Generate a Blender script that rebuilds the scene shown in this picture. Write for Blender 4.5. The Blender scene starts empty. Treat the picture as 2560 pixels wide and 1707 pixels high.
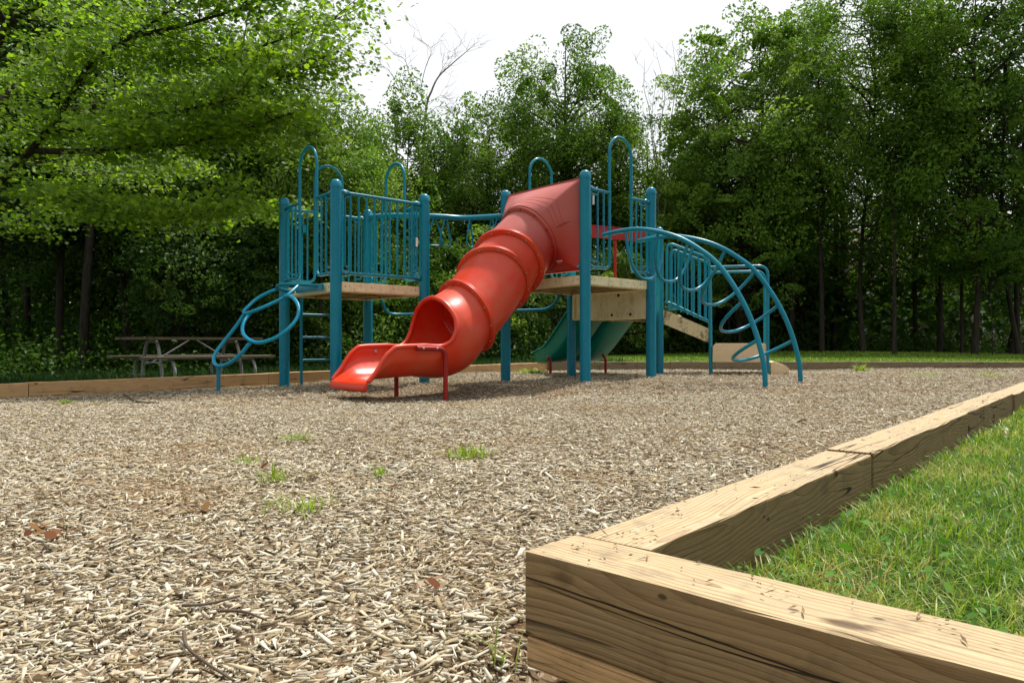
import bpy, bmesh, math, random
import numpy as np
from mathutils import Vector, Matrix
R = math.radians
SC = bpy.context.scene
COL = SC.collection
rng = np.random.default_rng(7)
random.seed(7)
CAM_H = 0.53
FPX = 1820.0

def at(px, py, Y):
    """world point seen at photo pixel (px, py) at distance Y (level camera)"""
    return ((px - 1280.0) * Y / FPX, Y, CAM_H - (py - 853.0) * Y / FPX)

# ------------------------------------------------------------------ node helper
class NT:
    def __init__(s, name):
        s.m = bpy.data.materials.new(name); s.m.use_nodes = True
        s.t = s.m.node_tree; s.t.nodes.clear()
        s.out = s.t.nodes.new('ShaderNodeOutputMaterial')
    def n(s, typ, props=None, **inp):
        nd = s.t.nodes.new(typ)
        for k, v in (props or {}).items(): setattr(nd, k, v)
        for k, v in inp.items():
            key = int(k[1:]) if k[0] == 'i' and k[1:].isdigit() else k.replace('_', ' ')
            s.set(nd.inputs[key], v)
        return nd
    def set(s, sock, v):
        if isinstance(v, tuple) and len(v) == 2 and hasattr(v[0], 'outputs'):
            s.t.links.new(v[0].outputs[v[1]], sock)
        elif hasattr(v, 'outputs'):
            s.t.links.new(v.outputs[0], sock)
        elif isinstance(v, (tuple, list)) and sock.type == 'RGBA' and len(v) == 3:
            sock.default_value = (*v, 1)
        else:
            sock.default_value = v
    def math(s, op, a, b=0.0, c=0.0):
        return s.n('ShaderNodeMath', {'operation': op}, i0=a, i1=b, i2=c)
    def mix(s, f, a, b, mode='MIX'):
        nd = s.t.nodes.new('ShaderNodeMix'); nd.data_type = 'RGBA'; nd.blend_type = mode
        s.set(nd.inputs[0], f); s.set(nd.inputs[6], a); s.set(nd.inputs[7], b)
        return (nd, 2)
    def ramp(s, f, stops, interp='LINEAR'):
        nd = s.t.nodes.new('ShaderNodeValToRGB'); nd.color_ramp.interpolation = interp
        e = nd.color_ramp.elements
        while len(e) > 1: e.remove(e[-1])
        e[0].position = stops[0][0]; e[0].color = (*stops[0][1], 1)
        for p, c in stops[1:]:
            x = e.new(p); x.color = (*c, 1)
        s.set(nd.inputs[0], f)
        return nd
    def rng(s, v, a, b, c=0.0, d=1.0):
        return s.n('ShaderNodeMapRange', None, Value=v, From_Min=a, From_Max=b, To_Min=c, To_Max=d)
    def noise(s, vec, scale, detail=4.0, rough=0.55):
        return s.n('ShaderNodeTexNoise', None, Vector=vec, Scale=scale, Detail=detail, Roughness=rough)
    def mapping(s, vec, scale=(1, 1, 1), loc=(0, 0, 0)):
        return s.n('ShaderNodeMapping', None, Vector=vec, Scale=scale, Location=loc)
    def bsdf(s, **k):
        b = s.n('ShaderNodeBsdfPrincipled', None, **k)
        s.t.links.new(b.outputs[0], s.out.inputs[0])
        return b
    def bump(s, h, strength=0.3, dist=0.01):
        return s.n('ShaderNodeBump', None, Height=h, Strength=strength, Distance=dist)

def obj_coords(t, rnd=True):
    tc = t.n('ShaderNodeTexCoord')
    if not rnd: return (tc, 3)
    oi = t.n('ShaderNodeObjectInfo')
    v = t.n('ShaderNodeVectorMath', {'operation': 'MULTIPLY'}, i0=(oi, 5), i1=(31.0, 17.0, 23.0))
    return t.n('ShaderNodeVectorMath', {'operation': 'ADD'}, i0=(tc, 3), i1=v)

M = {}
def paint(name, base, dull, rough=0.34, wear=0.5, scale=2.0, coat=0.0, spec=0.32):
    t = NT(name); c = obj_coords(t, False)
    n1 = t.noise(c, scale, 5.0, 0.6); n2 = t.noise(c, 38.0, 3.0)
    f = t.rng(n1, 0.42, 0.68); f = t.math('MULTIPLY', f, wear)
    col = t.mix(f, base, dull)
    col = t.mix(t.math('MULTIPLY', t.rng(n2, 0.55, 0.8), 0.18), col, tuple(x * 0.45 for x in base))
    rg = t.rng(n1, 0.3, 0.7, rough - 0.06, rough + 0.14)
    t.bsdf(Base_Color=col, Roughness=rg, Coat_Weight=coat, Coat_Roughness=0.2, Specular_IOR_Level=spec, Normal=t.bump(n2, 0.06, 0.004))
    M[name] = t.m
paint('teal', (0.0, 0.185, 0.29), (0.002, 0.25, 0.32), 0.27, 0.5)
paint('teal_bright', (0.0, 0.25, 0.42), (0.002, 0.29, 0.44), 0.22, 0.4)
paint('red', (0.62, 0.036, 0.010), (0.58, 0.095, 0.045), 0.30, 0.8, 2.2, 0.0, 0.4)
paint('red_dark', (0.30, 0.012, 0.012), (0.22, 0.02, 0.02), 0.4, 0.4)
paint('green', (0.0, 0.225, 0.175), (0.01, 0.30, 0.25), 0.32, 0.5)
paint('galv', (0.30, 0.30, 0.29), (0.38, 0.36, 0.33), 0.5, 0.7, 6)
paint('white_sticker', (0.75, 0.74, 0.72), (0.6, 0.6, 0.58), 0.5, 0.4)
paint('steel', (0.35, 0.34, 0.33), (0.2, 0.15, 0.12), 0.35, 0.5, 12)
paint('dark', (0.03, 0.026, 0.022), (0.06, 0.04, 0.03), 0.6, 0.5, 12)

# sun faded red plastic of the hood and top tube: chalky pink where faded, with scuffs
t = NT('red_faded'); c = obj_coords(t, False)
n1 = t.noise(c, 1.3, 5.0, 0.6); n2 = t.noise(c, 60.0, 2.0)
sp = t.n('ShaderNodeSeparateXYZ', None, Vector=c)
fz = t.rng((sp, 2), 1.45, 2.05)
f = t.math('MULTIPLY', t.rng(t.math('ADD', t.math('MULTIPLY', fz, 0.5), n1), 0.5, 1.0), 0.9)
col = t.mix(f, (0.42, 0.022, 0.014), (0.43, 0.095, 0.078))
col = t.mix(t.math('MULTIPLY', t.rng(n2, 0.6, 0.75), 0.25), col, (0.2, 0.05, 0.04))
t.bsdf(Base_Color=col, Roughness=t.rng(n1, 0.3, 0.7, 0.36, 0.55), Normal=t.bump(n2, 0.1, 0.003))
M['red_faded'] = t.m

# cream plastic coated deck, with mildew in patches
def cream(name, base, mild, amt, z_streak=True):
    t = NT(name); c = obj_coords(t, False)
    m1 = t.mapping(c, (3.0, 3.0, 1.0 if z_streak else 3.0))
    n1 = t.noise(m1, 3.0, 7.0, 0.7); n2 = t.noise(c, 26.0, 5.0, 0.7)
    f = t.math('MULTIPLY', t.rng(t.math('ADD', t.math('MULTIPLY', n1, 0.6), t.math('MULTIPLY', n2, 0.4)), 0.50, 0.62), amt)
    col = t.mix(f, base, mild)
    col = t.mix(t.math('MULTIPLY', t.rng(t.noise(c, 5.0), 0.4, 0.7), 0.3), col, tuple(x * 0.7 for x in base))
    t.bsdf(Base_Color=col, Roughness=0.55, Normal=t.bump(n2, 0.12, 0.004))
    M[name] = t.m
cream('cream', (0.84, 0.74, 0.46), (0.22, 0.16, 0.07), 0.45)
cream('cream_clean', (0.74, 0.56, 0.34), (0.3, 0.2, 0.1), 0.3)
cream('cream_mould', (0.70, 0.57, 0.33), (0.035, 0.03, 0.022), 0.95)
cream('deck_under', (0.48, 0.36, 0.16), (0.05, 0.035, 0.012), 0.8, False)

# ------------------------------------------------------------------ mesh builder
class MB:
    def __init__(s): s.v = []; s.f = []; s.sm = []; s.mi = []; s.cur = 0
    def add(s, vs, fs, smooth=False):
        o = len(s.v); s.v.extend([tuple(map(float, p)) for p in vs])
        for f in fs:
            s.f.append([i + o for i in f]); s.sm.append(smooth); s.mi.append(s.cur)
        return s
    def box(s, c, size, ax=None, ay=None, az=None):
        c = np.array(c, float); ax = np.array(ax if ax is not None else (1, 0, 0), float)
        ay = np.array(ay if ay is not None else (0, 1, 0), float); az = np.array(az if az is not None else (0, 0, 1), float)
        h = [x / 2 for x in size]; vs = []
        for k in (-1, 1):
            for j in (-1, 1):
                for i in (-1, 1): vs.append(c + ax * h[0] * i + ay * h[1] * j + az * h[2] * k)
        return s.add(vs, [(0, 2, 3, 1), (4, 5, 7, 6), (0, 1, 5, 4), (2, 6, 7, 3), (0, 4, 6, 2), (1, 3, 7, 5)])
    def beam(s, a, b, w, h, up=(0, 0, 1)):
        a = np.array(a, float); b = np.array(b, float); d = b - a; L = np.linalg.norm(d); d /= L
        y = np.cross(up, d); y /= np.linalg.norm(y); z = np.cross(d, y)
        return s.box((a + b) / 2, (L, w, h), d, y, z)
    def tube(s, pts, r, n=10, closed=False, caps=True):
        P = np.array(pts, float); k = len(P)
        if closed: T = np.roll(P, -1, 0) - np.roll(P, 1, 0)
        else: T = np.gradient(P, axis=0)
        T /= np.linalg.norm(T, axis=1)[:, None] + 1e-12
        a = np.array((0, 0, 1.0)) if abs(T[0][2]) < 0.9 else np.array((1.0, 0, 0))
        N = np.cross(T[0], a); N /= np.linalg.norm(N); Ns = [N]
        for i in range(1, k):
            N = Ns[-1] - T[i] * np.dot(Ns[-1], T[i]); N /= np.linalg.norm(N) + 1e-12; Ns.append(N)
        rr = np.full(k, r, float) if np.isscalar(r) else np.array(r, float)
        if closed:
            Bl = np.cross(T[0], Ns[0]); Nn = Ns[-1] - T[0] * np.dot(Ns[-1], T[0])
            tw = math.atan2(np.dot(Nn, Bl), np.dot(Nn, Ns[0]))
        vs = []
        for i in range(k):
            B = np.cross(T[i], Ns[i]); off = -tw * i / k if closed else 0
            for j in range(n):
                q = 2 * math.pi * j / n + off
                vs.append(P[i] + rr[i] * (math.cos(q) * Ns[i] + math.sin(q) * B))
        fs = []
        for i in range(k if closed else k - 1):
            i2 = (i + 1) % k
            for j in range(n):
                j2 = (j + 1) % n
                fs.append((i * n + j, i * n + j2, i2 * n + j2, i2 * n + j))
        s.add(vs, fs, True)
        if caps and not closed:
            s.add(vs[:n], [tuple(range(n - 1, -1, -1))]); s.add(vs[-n:], [tuple(range(n))])
        return s
    def lathe(s, c, prof, n=20, axis=(0, 0, 1)):
        ax = np.array(axis, float); ax /= np.linalg.norm(ax)
        a = np.array((1.0, 0, 0)) if abs(ax[0]) < 0.9 else np.array((0, 1.0, 0))
        x = np.cross(ax, a); x /= np.linalg.norm(x); y = np.cross(ax, x); c = np.array(c, float)
        vs = [c + ax * z + r * (math.cos(2 * math.pi * j / n) * x + math.sin(2 * math.pi * j / n) * y) for r, z in prof for j in range(n)]
        fs = [(i * n + j, i * n + (j + 1) % n, (i + 1) * n + (j + 1) % n, (i + 1) * n + j) for i in range(len(prof) - 1) for j in range(n)]
        s.add(vs, fs, True); s.add(vs[:n], [tuple(range(n - 1, -1, -1))]); s.add(vs[-n:], [tuple(range(n))]); return s
    def grid(s, rows, smooth=True, closed=False):
        m = len(rows); n = len(rows[0]); vs = [p for r in rows for p in r]
        fs = [(i * n + j, i * n + (j + 1) % n, (i + 1) * n + (j + 1) % n, (i + 1) * n + j) for i in range(m - 1) for j in range(n if closed else n - 1)]
        return s.add(vs, fs, smooth)
    def prism(s, poly, z0, z1):
        n = len(poly)
        vs = [(x, y, z0) for x, y in poly] + [(x, y, z1) for x, y in poly]
        return s.add(vs, [tuple(range(n - 1, -1, -1)), tuple(range(n, 2 * n))] + [(i, (i + 1) % n, n + (i + 1) % n, n + i) for i in range(n)])

def spline(pts, k=8, closed=False):
    P = np.array(pts, float); n = len(P); out = []
    rngi = range(n) if closed else range(n - 1)
    for i in rngi:
        if closed: p0, p1, p2, p3 = P[(i - 1) % n], P[i], P[(i + 1) % n], P[(i + 2) % n]
        else: p0 = P[i - 1] if i else 2 * P[0] - P[1]; p1 = P[i]; p2 = P[i + 1]; p3 = P[i + 2] if i + 2 < n else 2 * P[-1] - P[-2]
        for j in range(k):
            u = j / k
            out.append(0.5 * (2 * p1 + (p2 - p0) * u + (2 * p0 - 5 * p1 + 4 * p2 - p3) * u * u + (3 * p1 - p0 - 3 * p2 + p3) * u ** 3))
    if not closed: out.append(P[-1])
    return out
def fillet(pts, rad, k=6):
    P = [np.array(p, float) for p in pts]; out = [P[0]]
    for i in range(1, len(P) - 1):
        a, b, c = P[i - 1], P[i], P[i + 1]
        u = a - b; v = c - b; r = rad[i] if isinstance(rad, (list, tuple)) else rad
        r = min(r, np.linalg.norm(u) * 0.49, np.linalg.norm(v) * 0.49)
        u = b + u / np.linalg.norm(u) * r; v = b + v / np.linalg.norm(v) * r
        for j in range(k + 1):
            q = j / k; out.append((1 - q) ** 2 * u + 2 * q * (1 - q) * b + q * q * v)
    out.append(P[-1]); return out

def link(o):
    COL.objects.link(o); return o
def root_loc(p):
    return p.location if p is not None else Vector((0, 0, 0))
def obj(name, mb, mats, parent=None, label=None, loc=None, solid=None):
    """one mesh object; the builder's vertices are world coordinates unless loc is given"""
    me = bpy.data.meshes.new(name); me.from_pydata(mb.v, [], mb.f)
    for m in (mats if isinstance(mats, (list, tuple)) else [mats]): me.materials.append(M[m] if isinstance(m, str) else m)
    me.polygons.foreach_set('use_smooth', mb.sm); me.polygons.foreach_set('material_index', mb.mi); me.update()
    o = link(bpy.data.objects.new(name, me))
    if parent is not None:
        o.parent = parent
        if parent.parent is None: o.location = -parent.location
    elif loc is not None: o.location = loc
    if label: o['label'] = label
    if solid:
        md = o.modifiers.new('thickness', 'SOLIDIFY'); md.thickness = solid; md.offset = 0
    return o
def tag(o, label, cat, group=None):
    o['label'] = label; o['category'] = cat
    if group: o['group'] = group
    return o
def thing(name, label, cat, loc=(0, 0, 0), group=None):
    o = link(bpy.data.objects.new(name, None)); o.location = loc; o.empty_display_size = 0.3
    return tag(o, label, cat, group)
def np_mesh(name, V, F, mats, tint=None, smooth=False):
    """fast mesh from numpy: V (n,3), F (m,k) with a constant face size"""
    me = bpy.data.meshes.new(name); V = np.ascontiguousarray(V, np.float32); F = np.ascontiguousarray(F, np.int32)
    m, k = F.shape
    me.vertices.add(len(V)); me.vertices.foreach_set('co', V.ravel())
    me.loops.add(m * k); me.loops.foreach_set('vertex_index', F.ravel())
    me.polygons.add(m); me.polygons.foreach_set('loop_start', np.arange(0, m * k, k, dtype=np.int32))
    me.polygons.foreach_set('loop_total', np.full(m, k, np.int32))
    if smooth: me.polygons.foreach_set('use_smooth', np.ones(m, bool))
    for x in mats: me.materials.append(M[x] if isinstance(x, str) else x)
    me.update(calc_edges=True)
    if tint is not None:
        a = me.attributes.new('tint', 'FLOAT', 'POINT'); a.data.foreach_set('value', np.ascontiguousarray(tint, np.float32))
    return me
def np_obj(name, me, parent=None, kind=None, loc=None):
    o = link(bpy.data.objects.new(name, me))
    if parent is not None: o.parent = parent
    if loc is not None: o.location = loc
    if kind: o['kind'] = kind
    return o

# ------------------------------------------------------------------ layout of the play area
E1 = np.array((0.739, -0.674)); E2 = np.array((0.674, 0.739))      # corner timber directions
CORNER = np.array((0.021, 1.22))
T_A = np.array((-5.1, 7.25)); T_B = np.array((0.66, 14.3))          # log line of the far border
T_C = np.array((11.5, 14.35))
BED = [(-9.9, 1.35), (0.66, 14.3), (11.45, 14.35), (0.126, 1.32), (0.021, 1.22), (2.4, -0.95), (2.4, -5), (-14, -5)]
def inside(x, y, poly=BED):
    r = np.zeros(np.shape(x), bool); n = len(poly)
    for i in range(n):
        x1, y1 = poly[i]; x2, y2 = poly[(i + 1) % n]
        c = (y1 > y) != (y2 > y)
        xi = (x2 - x1) * (y - y1) / (y2 - y1 + 1e-12) + x1
        r ^= c & (x < xi)
    return r
def idw(x, y, pts, p=3.0):
    x = np.asarray(x, float); y = np.asarray(y, float); s = np.zeros(x.shape); w = np.zeros(x.shape)
    for a, b, z in pts:
        d = 1.0 / ((x - a) ** 2 + (y - b) ** 2 + 0.12) ** (p / 2); s += d * z; w += d
    return s / w
BED_PTS = [(-2.02, 8.35, -.02), (-1.1, 9.2, .02), (-2.95, 9.43, -.05), (-2.0, 10.2, 0), (.86, 8.6, .05), (-.09, 9.74, .0), (1.82, 9.55, .07),
           (.87, 10.7, .01), (-.75, 7.75, -.115), (-1.3, 8.1, -.11), (-1.0, 7.5, -.09), (2.7, 7.75, .03), (3.4, 8.5, .04), (2.9, 10.5, .05), (3.7, 10.4, .06),
           (0, 1, 0), (0, 3, 0), (-1.5, 2.5, 0), (2, 4, 0), (-3, 5, -.02), (1, 6, .0), (-4, 7.5, -.05), (-3.1, 9.7, -.07), (.6, 14, -.05), (5, 14, -.04), (9, 13.5, .0), (6, 9, .03), (-8, 3, -.03)]
def noise2(x, y):
    return (np.sin(x * 2.1 + 1.3 * np.sin(y * 1.7)) + np.sin(y * 2.7 + x * 0.9 + 2.0) + 0.6 * np.sin(x * 5.3 - y * 4.1) + 0.5 * np.sin(x * 9.1 + y * 7.7)) / 3.1
def bed_z(x, y):
    x = np.asarray(x, float); y = np.asarray(y, float)
    z = idw(x, y, BED_PTS) + 0.012 * noise2(x, y)
    rx = x - CORNER[0]; ry = y - CORNER[1]
    a = rx * E1[0] + ry * E1[1]; b = rx * E2[0] + ry * E2[1]
    z = z - 0.11 * np.exp(-(np.minimum(b + 0.02, 0) / 0.11) ** 2) * np.clip((a + 0.10) / 0.18, 0, 1)
    return z
LAND_PTS = [(-5.2, 7.4, -.04), (-6, 11.5, -.17), (-4.5, 12.5, -.15), (-7, 25, -.67), (-15, 15, -.4), (0, 16.5, .0), (8, 16, .09), (10, 25, .16), (5, 20, .08), (1.5, 2, .05), (.6, 1.2, .045),
            (4, 5, .05), (9, 10, .07), (0, 40, -.2), (25, 40, .3), (-25, 40, -1), (-10, 2, -.04), (30, 5, .2), (-30, 5, -.6), (0, -20, 0)]
def land_z(x, y):
    x = np.asarray(x, float); y = np.asarray(y, float)
    return idw(x, y, LAND_PTS, 2.6) + 0.01 * noise2(x * .7, y * .7)
# ------------------------------------------------------------------ timber
def wood(name, light, dark, grey, ring=0.0105, crack=False, rough=0.75, side=0.9):
    t = NT(name)
    tc = t.n('ShaderNodeTexCoord'); oi = t.n('ShaderNodeObjectInfo')
    rv = (oi, 5)
    base = (tc, 3)
    sh = t.n('ShaderNodeCombineXYZ', None, X=t.math('MULTIPLY', rv, 40.0), Y=t.math('MULTIPLY', rv, 13.0), Z=t.math('MULTIPLY', rv, 29.0))
    p = t.n('ShaderNodeVectorMath', {'operation': 'ADD'}, i0=base, i1=sh)
    s = t.n('ShaderNodeSeparateXYZ', None, Vector=base)
    # slow wander of the pith along the log
    w1 = t.n('ShaderNodeTexNoise', None, Vector=t.mapping(p, (0.9, 0.9, 0.9)), Scale=1.0, Detail=2.0)
    ws = t.n('ShaderNodeSeparateXYZ', None, Vector=(w1, 1))
    kn = t.n('ShaderNodeTexVoronoi', {'feature': 'F1'}, Vector=t.mapping(p, (2.6, 6.5, 6.5)), Scale=1.0, Randomness=1.0)
    kd = (kn, 0)
    kw = t.math('POWER', t.rng(kd, 0.0, 0.55, 1.0, 0.0), 2.0)
    yy = t.math('ADD', (s, 1), t.math('MULTIPLY', t.math('SUBTRACT', (ws, 0), 0.30), 0.13))
    zz = t.math('ADD', (s, 2), t.math('MULTIPLY', t.math('SUBTRACT', (ws, 1), 0.80), 0.20))
    rr = t.math('SQRT', t.math('ADD', t.math('MULTIPLY', yy, yy), t.math('MULTIPLY', zz, zz)))
    f1 = t.noise(t.mapping(p, (2.5, 14, 14)), 1.0, 3.0)
    rr = t.math('ADD', rr, t.math('MULTIPLY', f1, 0.010))
    rr = t.math('ADD', rr, t.math('MULTIPLY', kw, 0.014))
    ph = t.math('FRACT', t.math('DIVIDE', rr, ring))
    late = t.math('POWER', ph, 2.0)
    late = t.math('MULTIPLY', late, t.rng(ph, 0.93, 1.0, 1.0, 0.0))
    fib = t.noise(t.mapping(p, (7, 320, 320)), 1.0, 3.0, 0.7)
    fib2 = t.noise(t.mapping(p, (2.2, 60, 60)), 1.0, 4.0, 0.7)
    band = t.noise(t.mapping(p, (0.7, 22, 22)), 1.0, 2.0)
    col = t.mix(t.math('MULTIPLY', late, t.rng(band, 0.35, 0.65, 0.6, 1.0)), light, dark)
    col = t.mix(t.rng(fib, 0.35, 0.75, 0.0, 0.55), col, tuple(x * 0.5 for x in dark))
    col = t.mix(t.rng(fib2, 0.42, 0.72, 0.0, 0.7), col, grey)
    kcore = t.rng(kd, 0.075, 0.12, 1.0, 0.0)
    col = t.mix(t.math('MULTIPLY', kcore, 0.85), col, (0.07, 0.035, 0.015))
    dirt = t.noise(p, 9.0, 6.0, 0.7)
    col = t.mix(t.rng(dirt, 0.54, 0.72, 0.0, 0.5), col, tuple(x * 0.33 for x in grey))
    spots = t.n('ShaderNodeTexVoronoi', {'feature': 'F1'}, Vector=t.mapping(p, (9, 16, 16)), Scale=1.0)
    col = t.mix(t.math('MULTIPLY', t.rng((spots, 0), 0.05, 0.09, 1.0, 0.0), 0.8), col, (0.05, 0.035, 0.02))
    # side faces tinted darker than the top: their shade is put into the colour
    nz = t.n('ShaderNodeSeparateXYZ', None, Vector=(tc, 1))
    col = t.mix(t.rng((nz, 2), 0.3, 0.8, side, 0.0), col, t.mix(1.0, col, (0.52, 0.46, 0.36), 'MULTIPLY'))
    h = t.math('ADD', t.math('MULTIPLY', late, 0.5), t.math('MULTIPLY', fib, 0.6))
    h = t.math('SUBTRACT', h, t.math('MULTIPLY', kcore, 0.5))
    # drying checks: thin splits that follow the grain
    ck = t.noise(t.mapping(p, (0.55, 9, 9)), 1.0, 2.0, 0.5)
    line = t.math('ABSOLUTE', t.math('SUBTRACT', ck, 0.47))
    lm = t.math('MULTIPLY', t.rng(line, 0.004, 0.007, 1.0, 0.0), t.rng(t.noise(t.mapping(p, (1.3, 2, 2)), 1.0, 2.0), 0.46, 0.54))
    if crack:   # the long split down the face beside the camera
        off = t.math('ADD', t.math('MULTIPLY', (s, 0), -0.035), t.math('MULTIPLY', t.math('SUBTRACT', t.noise(t.mapping(p, (4, 4, 4)), 1.0, 3.0), 0.5), 0.014))
        l2 = t.math('ABSOLUTE', t.math('SUBTRACT', (s, 2), t.math('SUBTRACT', off, 0.018)))
        wd = t.math('ADD', 0.0007, t.math('MULTIPLY', t.noise(t.mapping(p, (3, 1, 1)), 1.0), 0.0022))
        lm = t.math('MAXIMUM', lm, t.math('LESS_THAN', l2, wd))
    col = t.mix(t.math('MULTIPLY', lm, 0.92), col, (0.012, 0.008, 0.004))
    h = t.math('SUBTRACT', h, t.math('MULTIPLY', lm, 2.0))
    t.bsdf(Base_Color=col, Roughness=rough, Normal=t.bump(h, 0.7, 0.004), Specular_IOR_Level=0.2)
    M[name] = t.m
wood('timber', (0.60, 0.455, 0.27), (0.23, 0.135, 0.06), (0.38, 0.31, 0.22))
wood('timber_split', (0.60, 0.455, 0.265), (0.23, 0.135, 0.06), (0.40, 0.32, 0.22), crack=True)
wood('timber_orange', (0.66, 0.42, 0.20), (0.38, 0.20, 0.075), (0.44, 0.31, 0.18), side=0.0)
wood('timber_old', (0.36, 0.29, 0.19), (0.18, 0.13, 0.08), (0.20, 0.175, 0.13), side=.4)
wood('plank_grey', (0.34, 0.30, 0.235), (0.22, 0.18, 0.13), (0.26, 0.24, 0.20), ring=0.008)

def timber(label, p, d, L, ztop, mat, w=0.14, h=0.14, name='border_timber', roll=0.0, group='border timbers round the play area', seed=0):
    r = random.Random(seed)
    d = np.array(d, float); d /= np.linalg.norm(d)
    bm = bmesh.new(); nx = max(6, int(L / 0.09))
    bmesh.ops.create_cube(bm, size=1.0)
    for v in bm.verts: v.co = Vector((v.co.x * L, v.co.y * w, v.co.z * h))
    ed = [e for e in bm.edges if abs(e.verts[0].co.x - e.verts[1].co.x) > 0.1 * L]
    bmesh.ops.bevel(bm, geom=bm.edges[:], offset=0.005, segments=2, affect='EDGES', profile=0.6)
    ed = [e for e in bm.edges if abs(e.verts[0].co.x - e.verts[1].co.x) > 0.5 * L]
    bmesh.ops.subdivide_edges(bm, edges=ed, cuts=nx)
    a1, a2, f1, f2 = r.uniform(0, 6), r.uniform(0, 6), r.uniform(2, 4), r.uniform(5, 9)
    for v in bm.verts:      # sawn timber is never quite straight; the arrises are chipped
        if abs(v.co.x) < L / 2 - 0.02:
            v.co.y += 0.0010 * math.sin(v.co.x * f1 + a1); v.co.z += 0.0009 * math.sin(v.co.x * f1 * .8 + a2)
            if abs(v.co.y) > w / 2 - 0.008 and abs(v.co.z) > h / 2 - 0.008:
                q = max(0.0, r.gauss(0, 0.0016)); v.co.y -= math.copysign(q, v.co.y); v.co.z -= math.copysign(q, v.co.z)
    me = bpy.data.meshes.new(name); bm.to_mesh(me); bm.free()
    me.materials.append(M[mat])
    o = link(bpy.data.objects.new(name, me))
    c = np.array(p) + d * L / 2
    o.location = (c[0], c[1], ztop - h / 2)
    o.rotation_euler = (roll, 0, math.atan2(d[1], d[0]))
    tag(o, label, 'timber', group)
    return o

# corner timber in front of the camera, on a thin sill board
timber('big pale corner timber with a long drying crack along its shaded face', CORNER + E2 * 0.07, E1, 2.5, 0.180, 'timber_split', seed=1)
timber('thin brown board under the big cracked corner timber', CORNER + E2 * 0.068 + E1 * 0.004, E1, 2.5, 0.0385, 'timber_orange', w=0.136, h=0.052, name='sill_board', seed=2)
# run between chips and lawn
d = np.array((0.6505, 0.7595)); d /= np.linalg.norm(d); s0 = np.array((0.1805, 1.2755)); nrm = np.array((d[1], -d[0]))
cuts = [0.0, 1.362, 3.05, 4.80, 7.2, 9.6, 12.0, 14.4, 16.9]
labs = ['pale timber between chips and lawn, butting against the cracked corner timber', 'pale timber second from the corner along the lawn edge',
        'pale timber third from the corner along the lawn edge', 'pale timber fourth from the corner, past a dark step in the lawn edge']
for i in range(8):
    off = (0, .004, -.003, .012, .0, -.006, .004, 0)[i]; dz = (-0.002, .004, .001, -.004, .003, 0, -.003, 0)[i]
    lab = labs[i] if i < 4 else 'pale timber on the far stretch of the lawn edge'
    if i >= 5: continue
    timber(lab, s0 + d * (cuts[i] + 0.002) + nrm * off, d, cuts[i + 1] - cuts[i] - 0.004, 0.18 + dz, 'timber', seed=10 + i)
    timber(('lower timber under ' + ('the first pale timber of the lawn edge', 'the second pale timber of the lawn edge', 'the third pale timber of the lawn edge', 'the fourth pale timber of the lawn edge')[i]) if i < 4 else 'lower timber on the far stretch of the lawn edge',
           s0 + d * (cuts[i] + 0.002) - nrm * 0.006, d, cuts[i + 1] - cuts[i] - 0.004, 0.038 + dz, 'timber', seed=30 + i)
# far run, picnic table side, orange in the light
dl = T_B - T_A; LL = np.linalg.norm(dl); dl /= LL; nl = np.array((-dl[1], dl[0]))
cl = [-5.2, -2.55, 0.25, 3.0, 6.78, LL + 0.07]
ll = ['x', 'orange timber ending just at the picture edge near the picnic table',
      'orange timber with small knots in front of the picnic table', 'orange timber behind the teal climbing loops and ladder', 'orange timber behind the red slide, running to the border corner']
for i in range(5):
    a = cl[i]; b = cl[i + 1]; zt = 0.10 + 0.004 * i
    if i == 0: continue
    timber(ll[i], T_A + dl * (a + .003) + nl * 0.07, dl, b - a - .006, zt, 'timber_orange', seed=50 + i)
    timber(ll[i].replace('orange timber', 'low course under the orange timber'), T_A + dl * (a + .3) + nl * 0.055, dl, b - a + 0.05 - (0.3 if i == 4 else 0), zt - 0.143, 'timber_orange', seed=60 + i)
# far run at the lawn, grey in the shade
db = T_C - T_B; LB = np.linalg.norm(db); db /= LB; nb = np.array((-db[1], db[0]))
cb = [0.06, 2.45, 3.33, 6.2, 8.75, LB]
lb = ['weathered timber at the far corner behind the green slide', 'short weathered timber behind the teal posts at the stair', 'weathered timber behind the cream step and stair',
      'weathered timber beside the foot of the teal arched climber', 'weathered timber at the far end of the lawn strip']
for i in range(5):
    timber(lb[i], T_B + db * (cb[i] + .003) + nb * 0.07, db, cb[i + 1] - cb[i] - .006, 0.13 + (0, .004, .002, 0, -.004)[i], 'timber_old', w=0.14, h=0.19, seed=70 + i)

# ------------------------------------------------------------------ ground sheets
t = NT('lawn_soil'); c = obj_coords(t, False)
n1 = t.noise(c, 0.8, 5.0); n2 = t.noise(c, 14.0, 5.0, 0.7); n3 = t.noise(c, 90.0, 3.0, 0.7)
col = t.mix(t.rng(n2, 0.35, 0.65), (0.035, 0.075, 0.014), (0.06, 0.12, 0.02))
col = t.mix(t.rng(n1, 0.45, 0.7, 0, 0.5), col, (0.075, 0.06, 0.03))
col = t.mix(t.rng(n3, 0.4, 0.7, 0, 0.6), col, (0.02, 0.03, 0.008))
t.bsdf(Base_Color=col, Roughness=0.95, Normal=t.bump(n3, 0.8, 0.03), Specular_IOR_Level=0.1)
M['lawn_soil'] = t.m
t = NT('forest_floor'); c = obj_coords(t, False)
n2 = t.noise(c, 6.0, 6.0, 0.7); n3 = t.noise(c, 40.0, 3.0, 0.7)
col = t.mix(t.rng(n2, 0.4, 0.62), (0.022, 0.018, 0.010), (0.02, 0.038, 0.010))
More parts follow.
